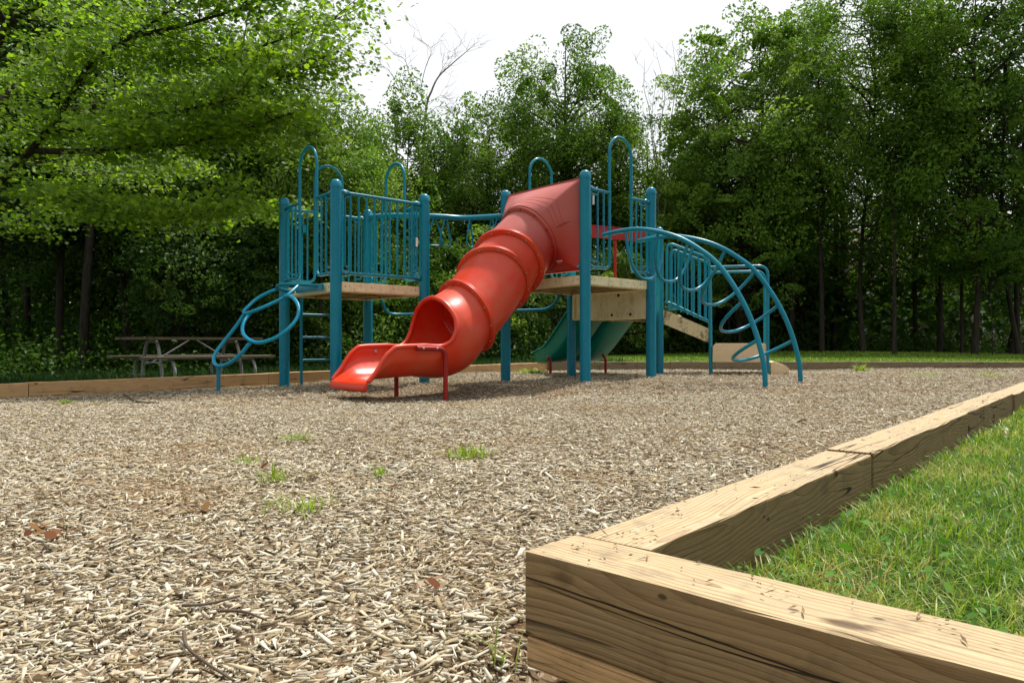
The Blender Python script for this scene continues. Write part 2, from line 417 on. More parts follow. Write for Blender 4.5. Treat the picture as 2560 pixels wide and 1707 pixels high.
t.bsdf(Base_Color=t.mix(t.rng(n3, .4, .7, 0, .5), col, (.01, .01, .006)), Roughness=1.0, Normal=t.bump(n3, 0.8, 0.05), Specular_IOR_Level=0.05)
M['forest_floor'] = t.m
t = NT('bark_mulch'); c = obj_coords(t, False)
m1 = t.mapping(c, (1, 1, 1))
v1 = t.n('ShaderNodeTexVoronoi', {'feature': 'F1'}, Vector=t.mapping(c, (34, 90, 30)), Scale=1.0)
v2 = t.n('ShaderNodeTexVoronoi', {'feature': 'F1'}, Vector=t.mapping(c, (85, 30, 30)), Scale=1.0)
va = t.n('ShaderNodeSeparateColor', None, Color=(v1, 1)); vb = t.n('ShaderNodeSeparateColor', None, Color=(v2, 1))
big = t.noise(c, 1.1, 4.0, 0.6)
f = t.mix(0.5, (va, 0), (vb, 1))
rampc = t.ramp(f, [(0.0, (0.035, 0.022, 0.013)), (0.4, (0.12, 0.085, 0.05)), (0.7, (0.26, 0.195, 0.125)), (1.0, (0.42, 0.35, 0.27))])
col = t.mix(t.rng(big, 0.4, 0.65, 0, 0.4), (rampc, 0), (0.16, 0.085, 0.035))
hh = t.math('ADD', (va, 1), (vb, 2))
t.bsdf(Base_Color=col, Roughness=0.95, Normal=t.bump(hh, 0.9, 0.012), Specular_IOR_Level=0.1)
M['bark_mulch'] = t.m

def axis(lo, hi, step, far, grow=1.35):
    a = list(np.arange(lo, hi + step / 2, step)); s = step
    x = hi
    while x < far: s *= grow; x += s; a.append(x)
    s = step; x = lo
    while x > -far: s *= grow; x -= s; a.insert(0, x)
    return np.array(a)
xs = axis(-10, 13, 0.14, 320); ys = axis(-3, 20, 0.14, 320)
xs = np.unique(np.round(np.concatenate([xs[(xs < -.65) | (xs > 5.0)], np.arange(-.6, 5.0, .045)]), 4)); ys = np.unique(np.round(np.concatenate([ys[(ys < -1.25) | (ys > 6.0)], np.arange(-1.2, 6.0, .045)]), 4))
X, Y = np.meshgrid(xs, ys, indexing='ij')
Zl = land_z(X, Y)
# the bed is dug out of the land: the land sheet drops under it
def seg_d(x, y, a, b):
    a = np.array(a); b = np.array(b); d = b - a; L2 = d @ d
    u = np.clip(((x - a[0]) * d[0] + (y - a[1]) * d[1]) / L2, 0, 1)
    return np.hypot(x - a[0] - u * d[0], y - a[1] - u * d[1])
inn = inside(X, Y)
for i in range(5): inn |= seg_d(X, Y, BED[i], BED[i + 1]) < .05
Zl = np.where(inn, Zl - 0.34, Zl)
nx, ny = X.shape
V = np.stack([X, Y, Zl], -1).reshape(-1, 3)
idx = np.arange(nx * ny).reshape(nx, ny)
F = np.stack([idx[:-1, :-1], idx[1:, :-1], idx[1:, 1:], idx[:-1, 1:]], -1).reshape(-1, 4)
me = np_mesh('ground', V, F, ['lawn_soil', 'forest_floor'], smooth=True)
fc = V[F].mean(1)
wood_edge = np.where(fc[:, 0] > 1, 24.5 + 0.8 * np.sin(fc[:, 0]), 13.5 + 0.5 * np.sin(fc[:, 0] * 1.3))
wood_edge = np.where(fc[:, 0] < -1, np.maximum(9.0, 11.0 + 0.5 * np.sin(fc[:, 0] * 2) + (fc[:, 0] + 5) * 0.9), wood_edge)
me.polygons.foreach_set('material_index', (fc[:, 1] > wood_edge).astype(np.int32))
np_obj('ground', me, kind='structure')

xs = np.concatenate([np.arange(-10.5, -2.5, .12), np.arange(-2.5, 3, .05), np.arange(3, 12, .12)]); ys = np.concatenate([np.arange(-2, .4, .12), np.arange(.4, 4, .05), np.arange(4, 14.6, .1)])
X, Y = np.meshgrid(xs, ys, indexing='ij'); Zb = bed_z(X, Y) + rng.normal(0, 0.004, X.shape)
nx, ny = X.shape; V = np.stack([X, Y, Zb], -1).reshape(-1, 3); idx = np.arange(nx * ny).reshape(nx, ny)
F = np.stack([idx[:-1, :-1], idx[1:, :-1], idx[1:, 1:], idx[:-1, 1:]], -1).reshape(-1, 4)
fc = V[F].mean(1)
def shrink_ok(x, y, m=0.0):
    """inside the bed, allowing the sheet to run m under the timbers"""
    ok = inside(x, y)
    if m:
        for i in range(5):
            ok |= seg_d(x, y, BED[i], BED[i + 1]) < m
    return ok
F = F[shrink_ok(fc[:, 0], fc[:, 1], 0.07)]
used = np.unique(F); remap = np.full(len(V), -1); remap[used] = np.arange(len(used))
np_obj('chip_bed', np_mesh('chip_bed', V[used], remap[F], ['bark_mulch'], smooth=True), kind='structure')

# ------------------------------------------------------------------ loose wood chips (nobody could count them)
t = NT('wood_chip'); at_ = t.n('ShaderNodeAttribute', {'attribute_name': 'tint'})
c = obj_coords(t, False); big = t.noise(c, 1.0, 3.0, 0.6); fine = t.noise(c, 160.0, 3.0)
rp = t.ramp((at_, 2), [(0.0, (0.025, 0.017, 0.010)), (0.16, (0.11, 0.078, 0.042)), (0.32, (0.32, 0.255, 0.15)), (0.52, (0.52, 0.44, 0.30)), (0.68, (0.50, 0.46, 0.37)), (0.86, (0.57, 0.53, 0.43)), (1.0, (0.66, 0.63, 0.54))])
col = t.mix(t.rng(big, 0.52, 0.68, 0, 0.5), (rp, 0), (0.36, 0.23, 0.10))
col = t.mix(t.rng(fine, 0.45, 0.8, 0, 0.3), col, (0.13, 0.095, 0.065))
t.bsdf(Base_Color=col, Roughness=0.85, Specular_IOR_Level=0.2)
M['wood_chip'] = t.m
def chips(n, x, y, Lmin, Lmax, wid, thick, lift, tilt):
    k = inside(x, y)
    for i in range(1, 4): k &= seg_d(x, y, BED[i], BED[i + 1]) > 0.02
    x = x[k]; y = y[k]; n = len(x)
    L = rng.uniform(Lmin, Lmax, n) * rng.choice([0.4, 0.65, 0.9, 1.3], n, p=[.34, .30, .26, .10]); W = L * rng.uniform(*wid, n); T = rng.uniform(*thick, n)
    W = np.minimum(W, 0.013 * rng.uniform(.4, 1.3, n)); e0 = np.where(rng.random(n) < .5, .18, .8); e1 = np.where(rng.random(n) < .5, .15, .85)
    yaw = rng.uniform(0, 2 * np.pi, n); pt = rng.normal(0, tilt, n); rl = rng.normal(0, tilt * 1.5, n)
    ca, sa = np.cos(yaw), np.sin(yaw)
    U = np.stack([ca * np.cos(pt), sa * np.cos(pt), np.sin(pt)], -1)
    Vv = np.stack([-sa * np.cos(rl), ca * np.cos(rl), np.sin(rl)], -1)
    N = np.cross(U, Vv); N /= np.linalg.norm(N, axis=1)[:, None]
    z = bed_z(x, y) + rng.uniform(0, lift, n) + np.abs(np.sin(pt)) * L * 0.35
    C = np.stack([x, y, z], -1)
    def P(a, b, c): return C + U * (a * L)[:, None] + Vv * (b * W)[:, None] + N * (c * T)[:, None]
    r = lambda lo, hi: rng.uniform(lo, hi, n)
    top = [P(r(-.55, -.35), -e0 * r(.3, .6), r(.3, .7)), P(r(.3, .55), -e1 * r(.3, .6), r(.3, .7)), P(r(.3, .55), e1 * r(.3, .6), r(.2, .8)), P(r(-.55, -.35), e0 * r(.3, .6), r(.2, .8))]
    bot = [p - N * T[:, None] * 1.1 - np.array((0, 0, .0006)) for p in top]
    Vs = np.stack(top + bot, 1).reshape(-1, 3)
    b = (np.arange(n) * 8)[:, None]
    Fs = np.concatenate([b + np.array(q) for q in ((0, 1, 2, 3), (0, 4, 5, 1), (1, 5, 6, 2), (2, 6, 7, 3), (3, 7, 4, 0))])
    ti = np.clip(rng.beta(2.0, 1.9, n), 0, 1)
    return Vs, Fs, np.repeat(ti, 8)
def wedge(n, y0, y1, pw=1.0, spread=0.80):
    n = int(n * 1.32); spread *= 1.35
    y = y0 + (y1 - y0) * rng.random(n) ** pw; x = rng.uniform(-1, 1, n) * (spread * y + 0.35)
    return x, y
sets = []
x, y = wedge(74000, 0.55, 3.2, 0.85); sets.append(chips(0, x, y, .018, .046, (.12, .42), (.001, .0030), .013, .17))
x, y = wedge(115000, 2.9, 7.0, 0.85); sets.append(chips(0, x, y, .018, .046, (.14, .42), (.0013, .0035), .015, .17))
x, y = wedge(110000, 6.5, 14.4, 0.9); sets.append(chips(0, x, y, .026, .058, (.16, .40), (.002, .004), .018, .17))
o_ = 0; VV = []; FF = []; TT = []
for v, f, ti in sets:
    VV.append(v); FF.append(f + o_); TT.append(ti); o_ += len(v)
np_obj('wood_chips', np_mesh('wood_chips', np.concatenate(VV), np.concatenate(FF), ['wood_chip'], np.concatenate(TT)), kind='stuff')

# ------------------------------------------------------------------ grass
def leafmat(name, cols, trans=0.35, tcol=1.6, rough=0.45, spec=0.35):
    t = NT(name); a = t.n('ShaderNodeAttribute', {'attribute_name': 'tint'})
    rp = t.ramp((a, 2), [(i / (len(cols) - 1), c) for i, c in enumerate(cols)])
    b = t.n('ShaderNodeBsdfPrincipled', None, Base_Color=rp, Roughness=rough, Specular_IOR_Level=spec)
    tr = t.n('ShaderNodeBsdfTranslucent', None, Color=t.mix(1.0, rp, (tcol, tcol * 1.05, tcol * 0.55), 'MULTIPLY'))
    mx = t.n('ShaderNodeMixShader', None, i0=trans, i1=b, i2=tr)
    t.t.links.new(mx.outputs[0], t.out.inputs[0]); M[name] = t.m
leafmat('grass_blade', [(0.030, 0.095, 0.008), (0.088, 0.195, 0.013), (0.18, 0.29, 0.022), (0.27, 0.345, 0.045), (0.44, 0.37, 0.16)], 0.32)
leafmat('shaded_blade', [(0.012, 0.038, 0.006), (0.026, 0.070, 0.010), (0.05, 0.11, 0.015)], .25, 1.5, .6, .1)  # darker than the lawn blades: tree shade put into the blade colour
leafmat('clover', [(0.04, 0.12, 0.012), (0.07, 0.19, 0.02), (0.12, 0.26, 0.035)], 0.3, 1.6, .6, .15)
def blades(x, y, z, hmin, hmax, w, lean=0.5, tint=None):
    n = len(x); h = rng.uniform(hmin, hmax, n); yaw = rng.uniform(0, 2 * np.pi, n); ln = np.abs(rng.normal(0, lean, n)) + 0.1
    D = np.stack([np.cos(yaw), np.sin(yaw), np.zeros(n)], -1); S = np.stack([-np.sin(yaw), np.cos(yaw), np.zeros(n)], -1)
    az = rng.uniform(0, 2 * np.pi, n); S = S * np.cos(az)[:, None] * 0.4 + S * 0.7 + D * 0.2
    B = np.stack([x, y, z], -1); up = np.array((0, 0, 1.0)); w = w * rng.uniform(.6, 1.3, n)
    lev = []
    for u, ww in ((0, .8), (.4, 1.0), (.75, .7), (1.0, .08)):
        c = B + up * (h * u * (1 - .35 * np.minimum(ln, 1.3) * u))[:, None] + D * (h * ln * u * u)[:, None]
        lev += [c - S * (w * ww / 2)[:, None], c + S * (w * ww / 2)[:, None]]
    V = np.stack(lev, 1).reshape(-1, 3); b = (np.arange(n) * 8)[:, None]
    F = np.concatenate([b + np.array(q) for q in ((0, 1, 3, 2), (2, 3, 5, 4), (4, 5, 7, 6))])
    if tint is None: tint = np.clip(rng.beta(1.7, 2.2, n), 0, 1)
    return V, F, np.repeat(tint, 8)
def lawn_points(n, a0, a1, pw):
    """points on the lawn wedge beside the timber run: a along the run, b away from it"""
    a = a0 + (a1 - a0) * rng.random(n) ** pw; b = rng.random(n) ** 1.1 * (0.25 + 1.25 * a ** 0.9) + 0.035
    x = 0.235 + d[0] * a + nrm[0] * b - 0.0; y = 1.23 + d[1] * a + nrm[1] * b
    k = ((x - CORNER[0]) * E2[0] + (y - CORNER[1]) * E2[1] > 0.15)
    return x[k], y[k]
x1, y1 = lawn_points(72000, -0.05, 3.2, 0.8); x2, y2 = lawn_points(50000, 2.6, 7.5, 0.8)
kk = rng.random(len(x1)) < np.clip(.62 + .5 * noise2(x1 * 6.1, y1 * 6.1), .2, 1); x1, y1 = x1[kk], y1[kk]
s1 = blades(x1, y1, land_z(x1, y1) - .005, .02, .075, .0030, .85); s2 = blades(x2, y2, land_z(x2, y2) - .005, .03, .085, .006, .6)
def dry(V, F, T, x, y):
    q = np.clip((noise2(x * 3.3 + 4, y * 3.3) + .5 * noise2(x * 11, y * 11) - 0.05) * 1.3, 0, .85)
    return V, F, np.clip(T + np.repeat(q * rng.random(len(x)), 8), 0, 1)
s1 = dry(*s1, x1, y1); s2 = dry(*s2, x2, y2)
n = 45000; x3 = rng.uniform(1.2, 16, n); y3 = rng.uniform(14.45, 25, n); s3 = blades(x3, y3, land_z(x3, y3) - .005, .05, .10, .014, .5, np.clip(rng.beta(2.5, 3, n), 0, 1))
def cat(ss):
    o = 0; a = []; b = []; c = []
    for v, f, ti in ss: a.append(v); b.append(f + o); c.append(ti); o += len(v)
    return np.concatenate(a), np.concatenate(b), np.concatenate(c)
V, F, T = cat([s1, s2, s3]); np_obj('grass', np_mesh('grass', V, F, ['grass_blade'], T, smooth=True), kind='stuff')
# broad leaves of clover and plantain low in the lawn
x, y = lawn_points(2400, -0.05, 3.6, 0.9); n = len(x); z = land_z(x, y) + rng.uniform(.02, .07, n); sz = rng.uniform(.003, .0065, n) * rng.choice([1, 1, 1, 1.7], n)
yaw = rng.uniform(0, 6.28, n); tl = rng.normal(0, .45, (n, 2)); C = np.stack([x, y, z], -1)
U = np.stack([np.cos(yaw), np.sin(yaw), tl[:, 0]], -1); W = np.stack([-np.sin(yaw), np.cos(yaw), tl[:, 1]], -1)
oct_ = [(1.2, 0), (.75, .62), (0, .8), (-.75, .5), (-1, 0), (-.75, -.5), (0, -.8), (.75, -.62)]
V = np.stack([C + U * (sz * a)[:, None] + W * (sz * b)[:, None] for a, b in oct_], 1).reshape(-1, 3)
F = (np.arange(n) * 8)[:, None] + np.arange(8)
np_obj('lawn_weeds', np_mesh('lawn_weeds', V, F, ['clover'], np.repeat(rng.random(n), 8)), kind='stuff')

# single tufts of weed that came up through the chips
tufts = [(1172, 1143, 26, .10, .06, 'wide low patch of bright green grass in the middle of the wood chips', 0), (738, 1101, 14, .07, .05, 'small flat green weed beyond the spindly grass tufts on the chips', 1),
         (622, 1162, 9, .05, .05, 'tiny green weed just past the pale yellowish sprig on the chips', 1), (690, 1207, 9, .05, .06, 'pale yellowish sprig of weed between two greener weeds on the chips', 0),
         (748, 1283, 13, .085, .075, 'spindly bright green crabgrass with long blades, biggest weed on the chips', 0), (944, 1191, 7, .03, .06, 'faint thin grass sprig alone on the pale chips', 0),
         (1254, 1632, 2, .02, .08, 'few tall thin grass blades beside the end of the corner timber', 0), (1330, 934, 40, .22, .10, 'patch of fresh green weeds on the chips under the green slide', 1),
         (1090, 944, 14, .08, .20, 'upright grass tuft against the orange timber behind the red slide', 0), (1432, 926, 10, .06, .14, 'grass tuft standing behind the base of a teal post', 0),
         (2150, 928, 12, .12, .15, 'tall grass blades at the foot of the weathered far timber', 0), (2310, 940, 26, .25, .05, 'low weeds spread on chips before the far weathered timber', 1),
         (2480, 940, 22, .25, .05, 'low weeds on far chips close to the lawn edge timbers', 1), (160, 1010, 12, .06, .05, 'dull green weed near the orange timber at the picnic table side', 1)]
for px, py, nb_, rad, hh, lab, flat in tufts:
    Y = CAM_H * FPX / (py - 853.0)
    for _ in range(4): X0 = (px - 1280) * Y / FPX; Y = (CAM_H - float(bed_z(X0, Y))) * FPX / (py - 853.0)
    n = nb_ * (5 if nb_ > 8 else 3); x = rng.normal(0, rad * .5, n); y = rng.normal(0, rad * .5, n)
    V, F, T = blades(x, y, np.zeros(n) - .005 + bed_z(X0 + x, Y + y) - float(bed_z(X0, Y)), hh * .6, hh * 1.5, max(.005, .0026 * Y ** .8), 1.9 if flat else 1.15, np.clip(rng.normal(.6, .15, n), 0.3, .85))
    o = np_obj('weed_tuft', np_mesh('weed_tuft', V, F, ['grass_blade'], T, smooth=True), loc=(X0, Y, float(bed_z(X0, Y))))
    tag(o, lab, 'weed', 'weed tufts on the wood chips')
# twigs and a few dead leaves on the chips
M['twig'] = None
paint('twig', (0.09, 0.06, 0.04), (0.16, 0.12, 0.09), 0.8, .6, 9, 0)
for (pts, lab) in [([(460, 1580), (468, 1615), (515, 1655), (585, 1700)], 'bent dark twig lying on the chips near the bottom edge of the picture'),
                   ([(455, 1512), (520, 1508), (600, 1488)], 'dark twig with a slight bend among grey chips, beyond the most bent twig'),
                   ([(545, 1525), (610, 1528), (665, 1548)], 'thin grey twig curving on the chips, close beside the slightly bent dark twig'),
                   ([(310, 985), (345, 1003), (395, 1006)], 'piece of dark bark stick beside the orange border timber')]:
    w3 = []
    for px, py in pts:
        Y = CAM_H * FPX / (py - 853.0)
        for _ in range(4): X0 = (px - 1280) * Y / FPX; Y = (CAM_H - .022 - float(bed_z(X0, Y))) * FPX / (py - 853.0)
        w3.append((X0, Y, float(bed_z(X0, Y)) + .022))
    mb = MB(); mb.tube(spline(w3, 6), np.linspace(.0035, .002, (len(w3) - 1) * 6 + 1) * (1 if w3[0][1] < 3 else 4), 6)
    tag(obj('twig', mb, 'twig'), lab, 'twig', 'twigs on the wood chips')
leafmat('dead_leaf', [(0.09, 0.03, 0.015), (0.17, 0.07, 0.03), (0.24, 0.14, 0.05)], .15, 1.3, .7, .08)
pp = [(1085, 1478, .017), (985, 1228, .018), (785, 1195, .016), (90, 1335, .016), (108, 1330, .014), (140, 1345, .017), (125, 1352, .015), (100, 1346, .013), (152, 1335, .012), (510, 1080, .02), (420, 1044, .025), (1560, 1330, .014), (1650, 990, .03), (2000, 1060, .03), (660, 1180, .015), (515, 1282, .015), (1838, 1000, .028), (70, 1350, .013)]
cs = []; 
for px, py, s in pp:
    Y = CAM_H * FPX / (py - 853.0); cs.append(((px - 1280) * Y / FPX, Y, float(bed_z((px - 1280) * Y / FPX, Y)) + .024, s))
C = np.array(cs); n = len(C); yaw = rng.uniform(0, 6.28, n); tl = rng.normal(0, .35, (n, 2)); sz = C[:, 3]
U = np.stack([np.cos(yaw), np.sin(yaw), tl[:, 0]], -1); W = np.stack([-np.sin(yaw), np.cos(yaw), tl[:, 1]], -1)
V = np.stack([C[:, :3] + U * (sz * a)[:, None] + W * (sz * b)[:, None] for a, b in oct_], 1).reshape(-1, 3)
np_obj('leaf_litter', np_mesh('leaf_litter', V, (np.arange(n) * 8)[:, None] + np.arange(8), ['dead_leaf'], np.repeat(rng.random(n), 8)), kind='stuff')

# crumbs of bark, chips and dry clippings that lie on the timbers
xs_, ys_ = [], []
for a0, dr, off, L, m in ((CORNER + E2 * .07, E1, .058, 1.3, 90), (s0, d, .058, 4.6, 110)):
    u = rng.random(m) ** (1.0 if m < 100 else 1.6) * L + .02; v = rng.uniform(-off, off, m)
    xs_.append(a0[0] + dr[0] * u - dr[1] * v); ys_.append(a0[1] + dr[1] * u + dr[0] * v)
x = np.concatenate(xs_); y = np.concatenate(ys_); n = len(x); L = rng.uniform(.002, .007, n) * rng.choice([1, 1, 2.6], n, p=[.5, .3, .2]); W = rng.uniform(.001, .0022, n)
yaw = rng.uniform(0, 6.28, n); U = np.stack([np.cos(yaw), np.sin(yaw), rng.normal(0, .12, n)], -1); Wd = np.stack([-np.sin(yaw), np.cos(yaw), rng.normal(0, .3, n)], -1); C = np.stack([x, y, np.full(n, .1845)], -1)
V = np.stack([C - U * (L)[:, None], C + Wd * W[:, None], C + U * L[:, None], C - Wd * W[:, None], C + (0, 0, .0022)], 1).reshape(-1, 3)
b = (np.arange(n) * 5)[:, None]; F = np.concatenate([b + np.array(q) for q in ((0, 3, 4), (3, 2, 4), (2, 1, 4), (1, 0, 4))])
np_obj('timber_debris', np_mesh('timber_debris', V, F, ['wood_chip'], np.repeat(rng.choice([.04, .12, .2, .35, .8], n), 5)), kind='stuff')
# ------------------------------------------------------------------ the climbing frame: bolted together, so ONE thing
V3 = lambda p, z: np.array((p[0], p[1], z), float)
PLAY = thing('climbing_frame', 'teal climbing frame with two towers, red tube slide and arched climber on wood chips', 'playground', (0.0, 9.4, 0.0))
P1, P2, P0 = np.array((-2.02, 8.35)), np.array((-1.106, 9.19)), np.array((-2.948, 9.43))
P3 = P0 + P2 - P1
Q1, Q0, Q2 = np.array((.865, 8.6)), np.array((-.086, 9.74)), np.array((1.824, 9.55))
Q3 = Q0 + Q2 - Q1
RP = np.array((2.185, 10.78))
DA, DB, DC = 1.22, 1.32, 0.95
gz = lambda p: float(bed_z(p[0], p[1]))
def post(p, top, r=.066):
    mb = MB(); g = gz(p) - 0.15
    mb.tube([V3(p, g), V3(p, (g + top) / 2), V3(p, top - .07)], r, 28)
    o = obj('post', mb, 'teal', PLAY)
    c = MB(); c.lathe(V3(p, top - .07), [(r + .004, -.03), (r + .005, 0), (r * 1.0, .012), (r * .95, .03), (r * .8, .05), (r * .5, .066), (r * .12, .072)], 24)
    obj('post_cap', c, 'teal', o)
    return o
POSTS = {}
for k, p, tp in (('P0', P0, 2.39), ('P1', P1, 2.39), ('P2', P2, 2.39), ('P3', P3, 2.39), ('Q0', Q0, 2.55), ('Q1', Q1, 2.55), ('Q2', Q2, 2.55), ('Q3', Q3, 2.55), ('R', RP, 2.22)):
    POSTS[k] = post(p, tp, .058 if k == 'R' else .066)
def clamp(A, B, z, parent, L=.115):
    """cast bracket that holds a rail to post A, pointing to B"""
    u = (B - A) / np.linalg.norm(B - A); mb = MB()
    a = A + u * .058; b = A + u * (.058 + L)
    mb.tube([V3(a, z), V3(a + u * .006, z), V3(b - u * .03, z), V3(b, z)], [.030, .036, .035, .021], 10); mb.cur = 1; sd = (-u[1], u[0], 0)
    for q in (-1, 1): mb.lathe(V3(a + (b - a) * .45 + np.array((-u[1], u[0])) * .035 * q, z), [(.010, -.002), (.010, .004), (.005, .006)] if q > 0 else [(.005, -.006), (.010, -.004), (.010, .002)], 8, sd)
    obj('clamp', mb, ['teal', 'steel'], parent)
def cshape(base, u, w, z0, z1, r=.012):
    """small bent bar that fills the gap next to a post: open side toward the first upright"""
    p = [V3(base, z1), V3(base + u * w, z1), V3(base + u * w, z0), V3(base, z0)]
    return fillet(p, min(.07, w * .9), 6)
def guard_panel(A, B, deck, n):
    u = (B - A) / np.linalg.norm(B - A); L = np.linalg.norm(B - A); zt, zb = deck + 1.03, deck + .10
    mb = MB()
    mb.tube([V3(A + u * .1, zt), V3(A + u * L / 2, zt), V3(B - u * .1, zt)], .0185, 12)
    o = obj('guard_panel', mb, 'teal', PLAY)
    b = MB(); b.tube([V3(A + u * .1, zb), V3(A + u * L / 2, zb), V3(B - u * .1, zb)], .0185, 12); obj('bottom_rail', b, 'teal', o)
    xs_ = np.linspace(.19, L - .19, n)
    for x in xs_:
        b = MB(); b.tube([V3(A + u * x, zb), V3(A + u * x, (zb + zt) / 2), V3(A + u * x, zt)], .0135, 10, caps=False); obj('baluster', b, 'teal', o)
    b = MB(); b.tube(cshape(A + u * xs_[0], -u, .075, zb + .075, zt - .045), .0125, 8); obj('baluster', b, 'teal', o)
    b = MB(); b.tube(cshape(A + u * xs_[-1], u, .075, zb + .075, zt - .045), .0125, 8); obj('baluster', b, 'teal', o)
    for z in (zt, zb): clamp(A, B, z, o); clamp(B, A, z, o)
    return o
def entry_arch(A, B, deck, top, t1=.345, t2=.675, nb=2):
    u = (B - A) / np.linalg.norm(B - A); L = np.linalg.norm(B - A); zt, zb = deck + 1.03, deck + .10
    x1, x2 = L * t1, L * t2; rad = (x2 - x1) / 2
    path = [V3(A + u * .1, zb)] + fillet([V3(A + u * .12, zb), V3(A + u * x1, zb), V3(A + u * x1, top - rad)], .10, 7)
    c = A + u * (x1 + x2) / 2
    for k in range(1, 16):
        q = math.pi - math.pi * k / 16; path.append(V3(c + u * rad * math.cos(q), top - rad + rad * 1.0 * math.sin(q)))
    path += fillet([V3(A + u * x2, top - rad), V3(A + u * x2, zb), V3(B - u * .12, zb)], .10, 7) + [V3(B - u * .1, zb)]
    mb = MB(); mb.tube(path, .019, 12)
    o = obj('entry_arch', mb, 'teal', PLAY)
    for (s, e, F, un) in ((A, A + u * x1, A, u), (B, A + u * x2, B, -u)):
        b = MB(); b.tube([V3(s + un * .1, zt), V3((s + e) / 2, zt), V3(e, zt)], .0175, 10); obj('top_rail', b, 'teal', o)
        W = np.linalg.norm(e - s)
        for f in ([.5, .75] if nb == 2 else [.6]):
            x = s + un * W * f; b = MB(); b.tube([V3(x, zb), V3(x, 1.7), V3(x, zt)], .0125, 8, caps=False); obj('baluster', b, 'teal', o)
        x = s + un * W * .5; b = MB(); b.tube(cshape(x, -un, W * .5 - .10, zb + .075, zt - .06), .012, 8); obj('baluster', b, 'teal', o)
        for z in (zt, zb): clamp(F, F + un, z, o, .09)
    return o
def deck(P, z, label=None, skip=()):
    """cream coated deck with folded edges, ribs below and bolt heads along the fascia"""
    P = [np.array(p, float) for p in P]; cen = sum(P) / len(P); mb = MB()
    ins = [p + (cen - p) / np.linalg.norm(cen - p) * .035 for p in P]
    n = len(P); mb.prism([tuple(p) for p in ins], z - .014, z)
    for i in range(n):
        a, b = ins[i], ins[(i + 1) % n]; u = (b - a) / np.linalg.norm(b - a); inw = np.array((-u[1], u[0])); 
        if np.dot(cen - a, inw) < 0: inw = -inw
        a2 = a + u * .03; b2 = b - u * .03
        mb.beam(V3(a2 + inw * .008, z - .056), V3(b2 + inw * .008, z - .056), .022, .10)
        mb.beam(V3(a2 + inw * .045, z - .112), V3(b2 + inw * .045, z - .112), .07, .012)
        for f in (.07, .12, .38, .66, .88, .94):
            mb.cur = 2; q = a2 + (b2 - a2) * f - inw * .004
            mb.lathe(V3(q, z - .05 + .012 * ((f * 7) % 1 - .5)), [(.006, -.003), (.006, .003)], 6, (inw[0], inw[1], 0)); mb.cur = 0
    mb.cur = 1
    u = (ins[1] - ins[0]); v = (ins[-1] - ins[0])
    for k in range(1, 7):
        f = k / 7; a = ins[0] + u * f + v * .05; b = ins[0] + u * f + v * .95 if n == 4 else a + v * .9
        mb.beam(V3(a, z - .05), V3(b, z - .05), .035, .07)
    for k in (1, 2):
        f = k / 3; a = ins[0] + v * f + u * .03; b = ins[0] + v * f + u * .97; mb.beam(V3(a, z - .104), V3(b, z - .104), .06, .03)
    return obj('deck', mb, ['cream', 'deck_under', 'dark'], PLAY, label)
deck([P0, P1, P2, P3], DA, 'lower cream deck of the tower with the loop climber')
deck([Q0, Q1, Q2, Q3], DB, 'cream deck behind the red slide, mildewed underneath')
guard_panel(P1, P2, DA, 9)
entry_arch(P1, P0, DA, 2.90); entry_arch(P0, P3, DA, 2.90); entry_arch(P3, P2, DA, 2.90)
entry_arch(Q1, Q2, DB, 3.07); entry_arch(Q0, Q3, DB, 3.09)
# white stickers on two bars
for (px, py0, py1, Y) in ((1042, 594, 616, 8.98), (1483, 489, 511, 8.66)):
    a = at(px, py0, Y); b = at(px, py1, Y); mb = MB(); mb.tube([a, [(x + y) / 2 for x, y in zip(a, b)], b], .0145, 10, caps=False); obj('sticker', mb, 'white_sticker', PLAY)

# ------------------------------------------------------------------ red tube slide
n2 = np.array((-.768, -.6406)); w2 = np.array((.6406, -.768)); SO = np.array((.20, 9.0))
def S(s, w, z):
    p = SO + n2 * s + w2 * w; return np.array((p[0], p[1], z))
AX = [(-.10, 1.86), (0, 1.77), (.15, 1.63), (.32, 1.475), (.545, 1.25), (.75, 1.02), (.95, .82), (1.13, .68), (1.32, .575), (1.55, .50), (1.8, .46), (2.2, .43)]
axs = np.array(spline([(a, 0, b) for a, b in AX], 10))
def ax_at(s):
    z = np.interp(s, axs[:, 0], axs[:, 2]); e = .02
    dz = (np.interp(s + e, axs[:, 0], axs[:, 2]) - np.interp(s - e, axs[:, 0], axs[:, 2])) / (2 * e)
    k = math.hypot(1, dz); return z, np.array((1 / k, dz / k)), np.array((-dz / k, 1 / k))   # z, tangent (s,z), normal up (s,z)
def frame(s):
    """moulded sections meet at rings that stand steeper than the run, and the elbow turns a little sideways"""
    z, T, N = ax_at(s); g = math.atan2(-T[1], T[0])
    k = float(np.interp(s, [-.1, .0, .30, .53, .95, 1.05, 1.3], [R(30), R(30), R(34), R(34), R(25), R(26), g]))
    if s >= 1.3: k = g
    az = float(np.interp(s, [0, .30, .53, .72, .95], [0, R(28), R(40), R(22), R(3)]))
    nz = np.array((n2[0] * math.cos(az) - n2[1] * math.sin(az), n2[0] * math.sin(az) + n2[1] * math.cos(az)))
    wz = np.array((-nz[1], nz[0]))
    T3 = np.array((nz[0] * math.cos(k), nz[1] * math.cos(k), -math.sin(k))); N3 = np.array((nz[0] * math.sin(k), nz[1] * math.sin(k), math.cos(k)))
    return S(s, 0, z), T3, N3, np.array((wz[0], wz[1], 0.0))
def ring(s, r, th):
    c, T3, N3, W3 = frame(s)
    return c - N3 * (math.cos(th) * r) + W3 * (math.sin(th) * r)
TR = .402
SL = link(bpy.data.objects.new('tube_slide', None)); SL.parent = PLAY; SL['label'] = 'red plastic tube slide with pink faded top and open chute'
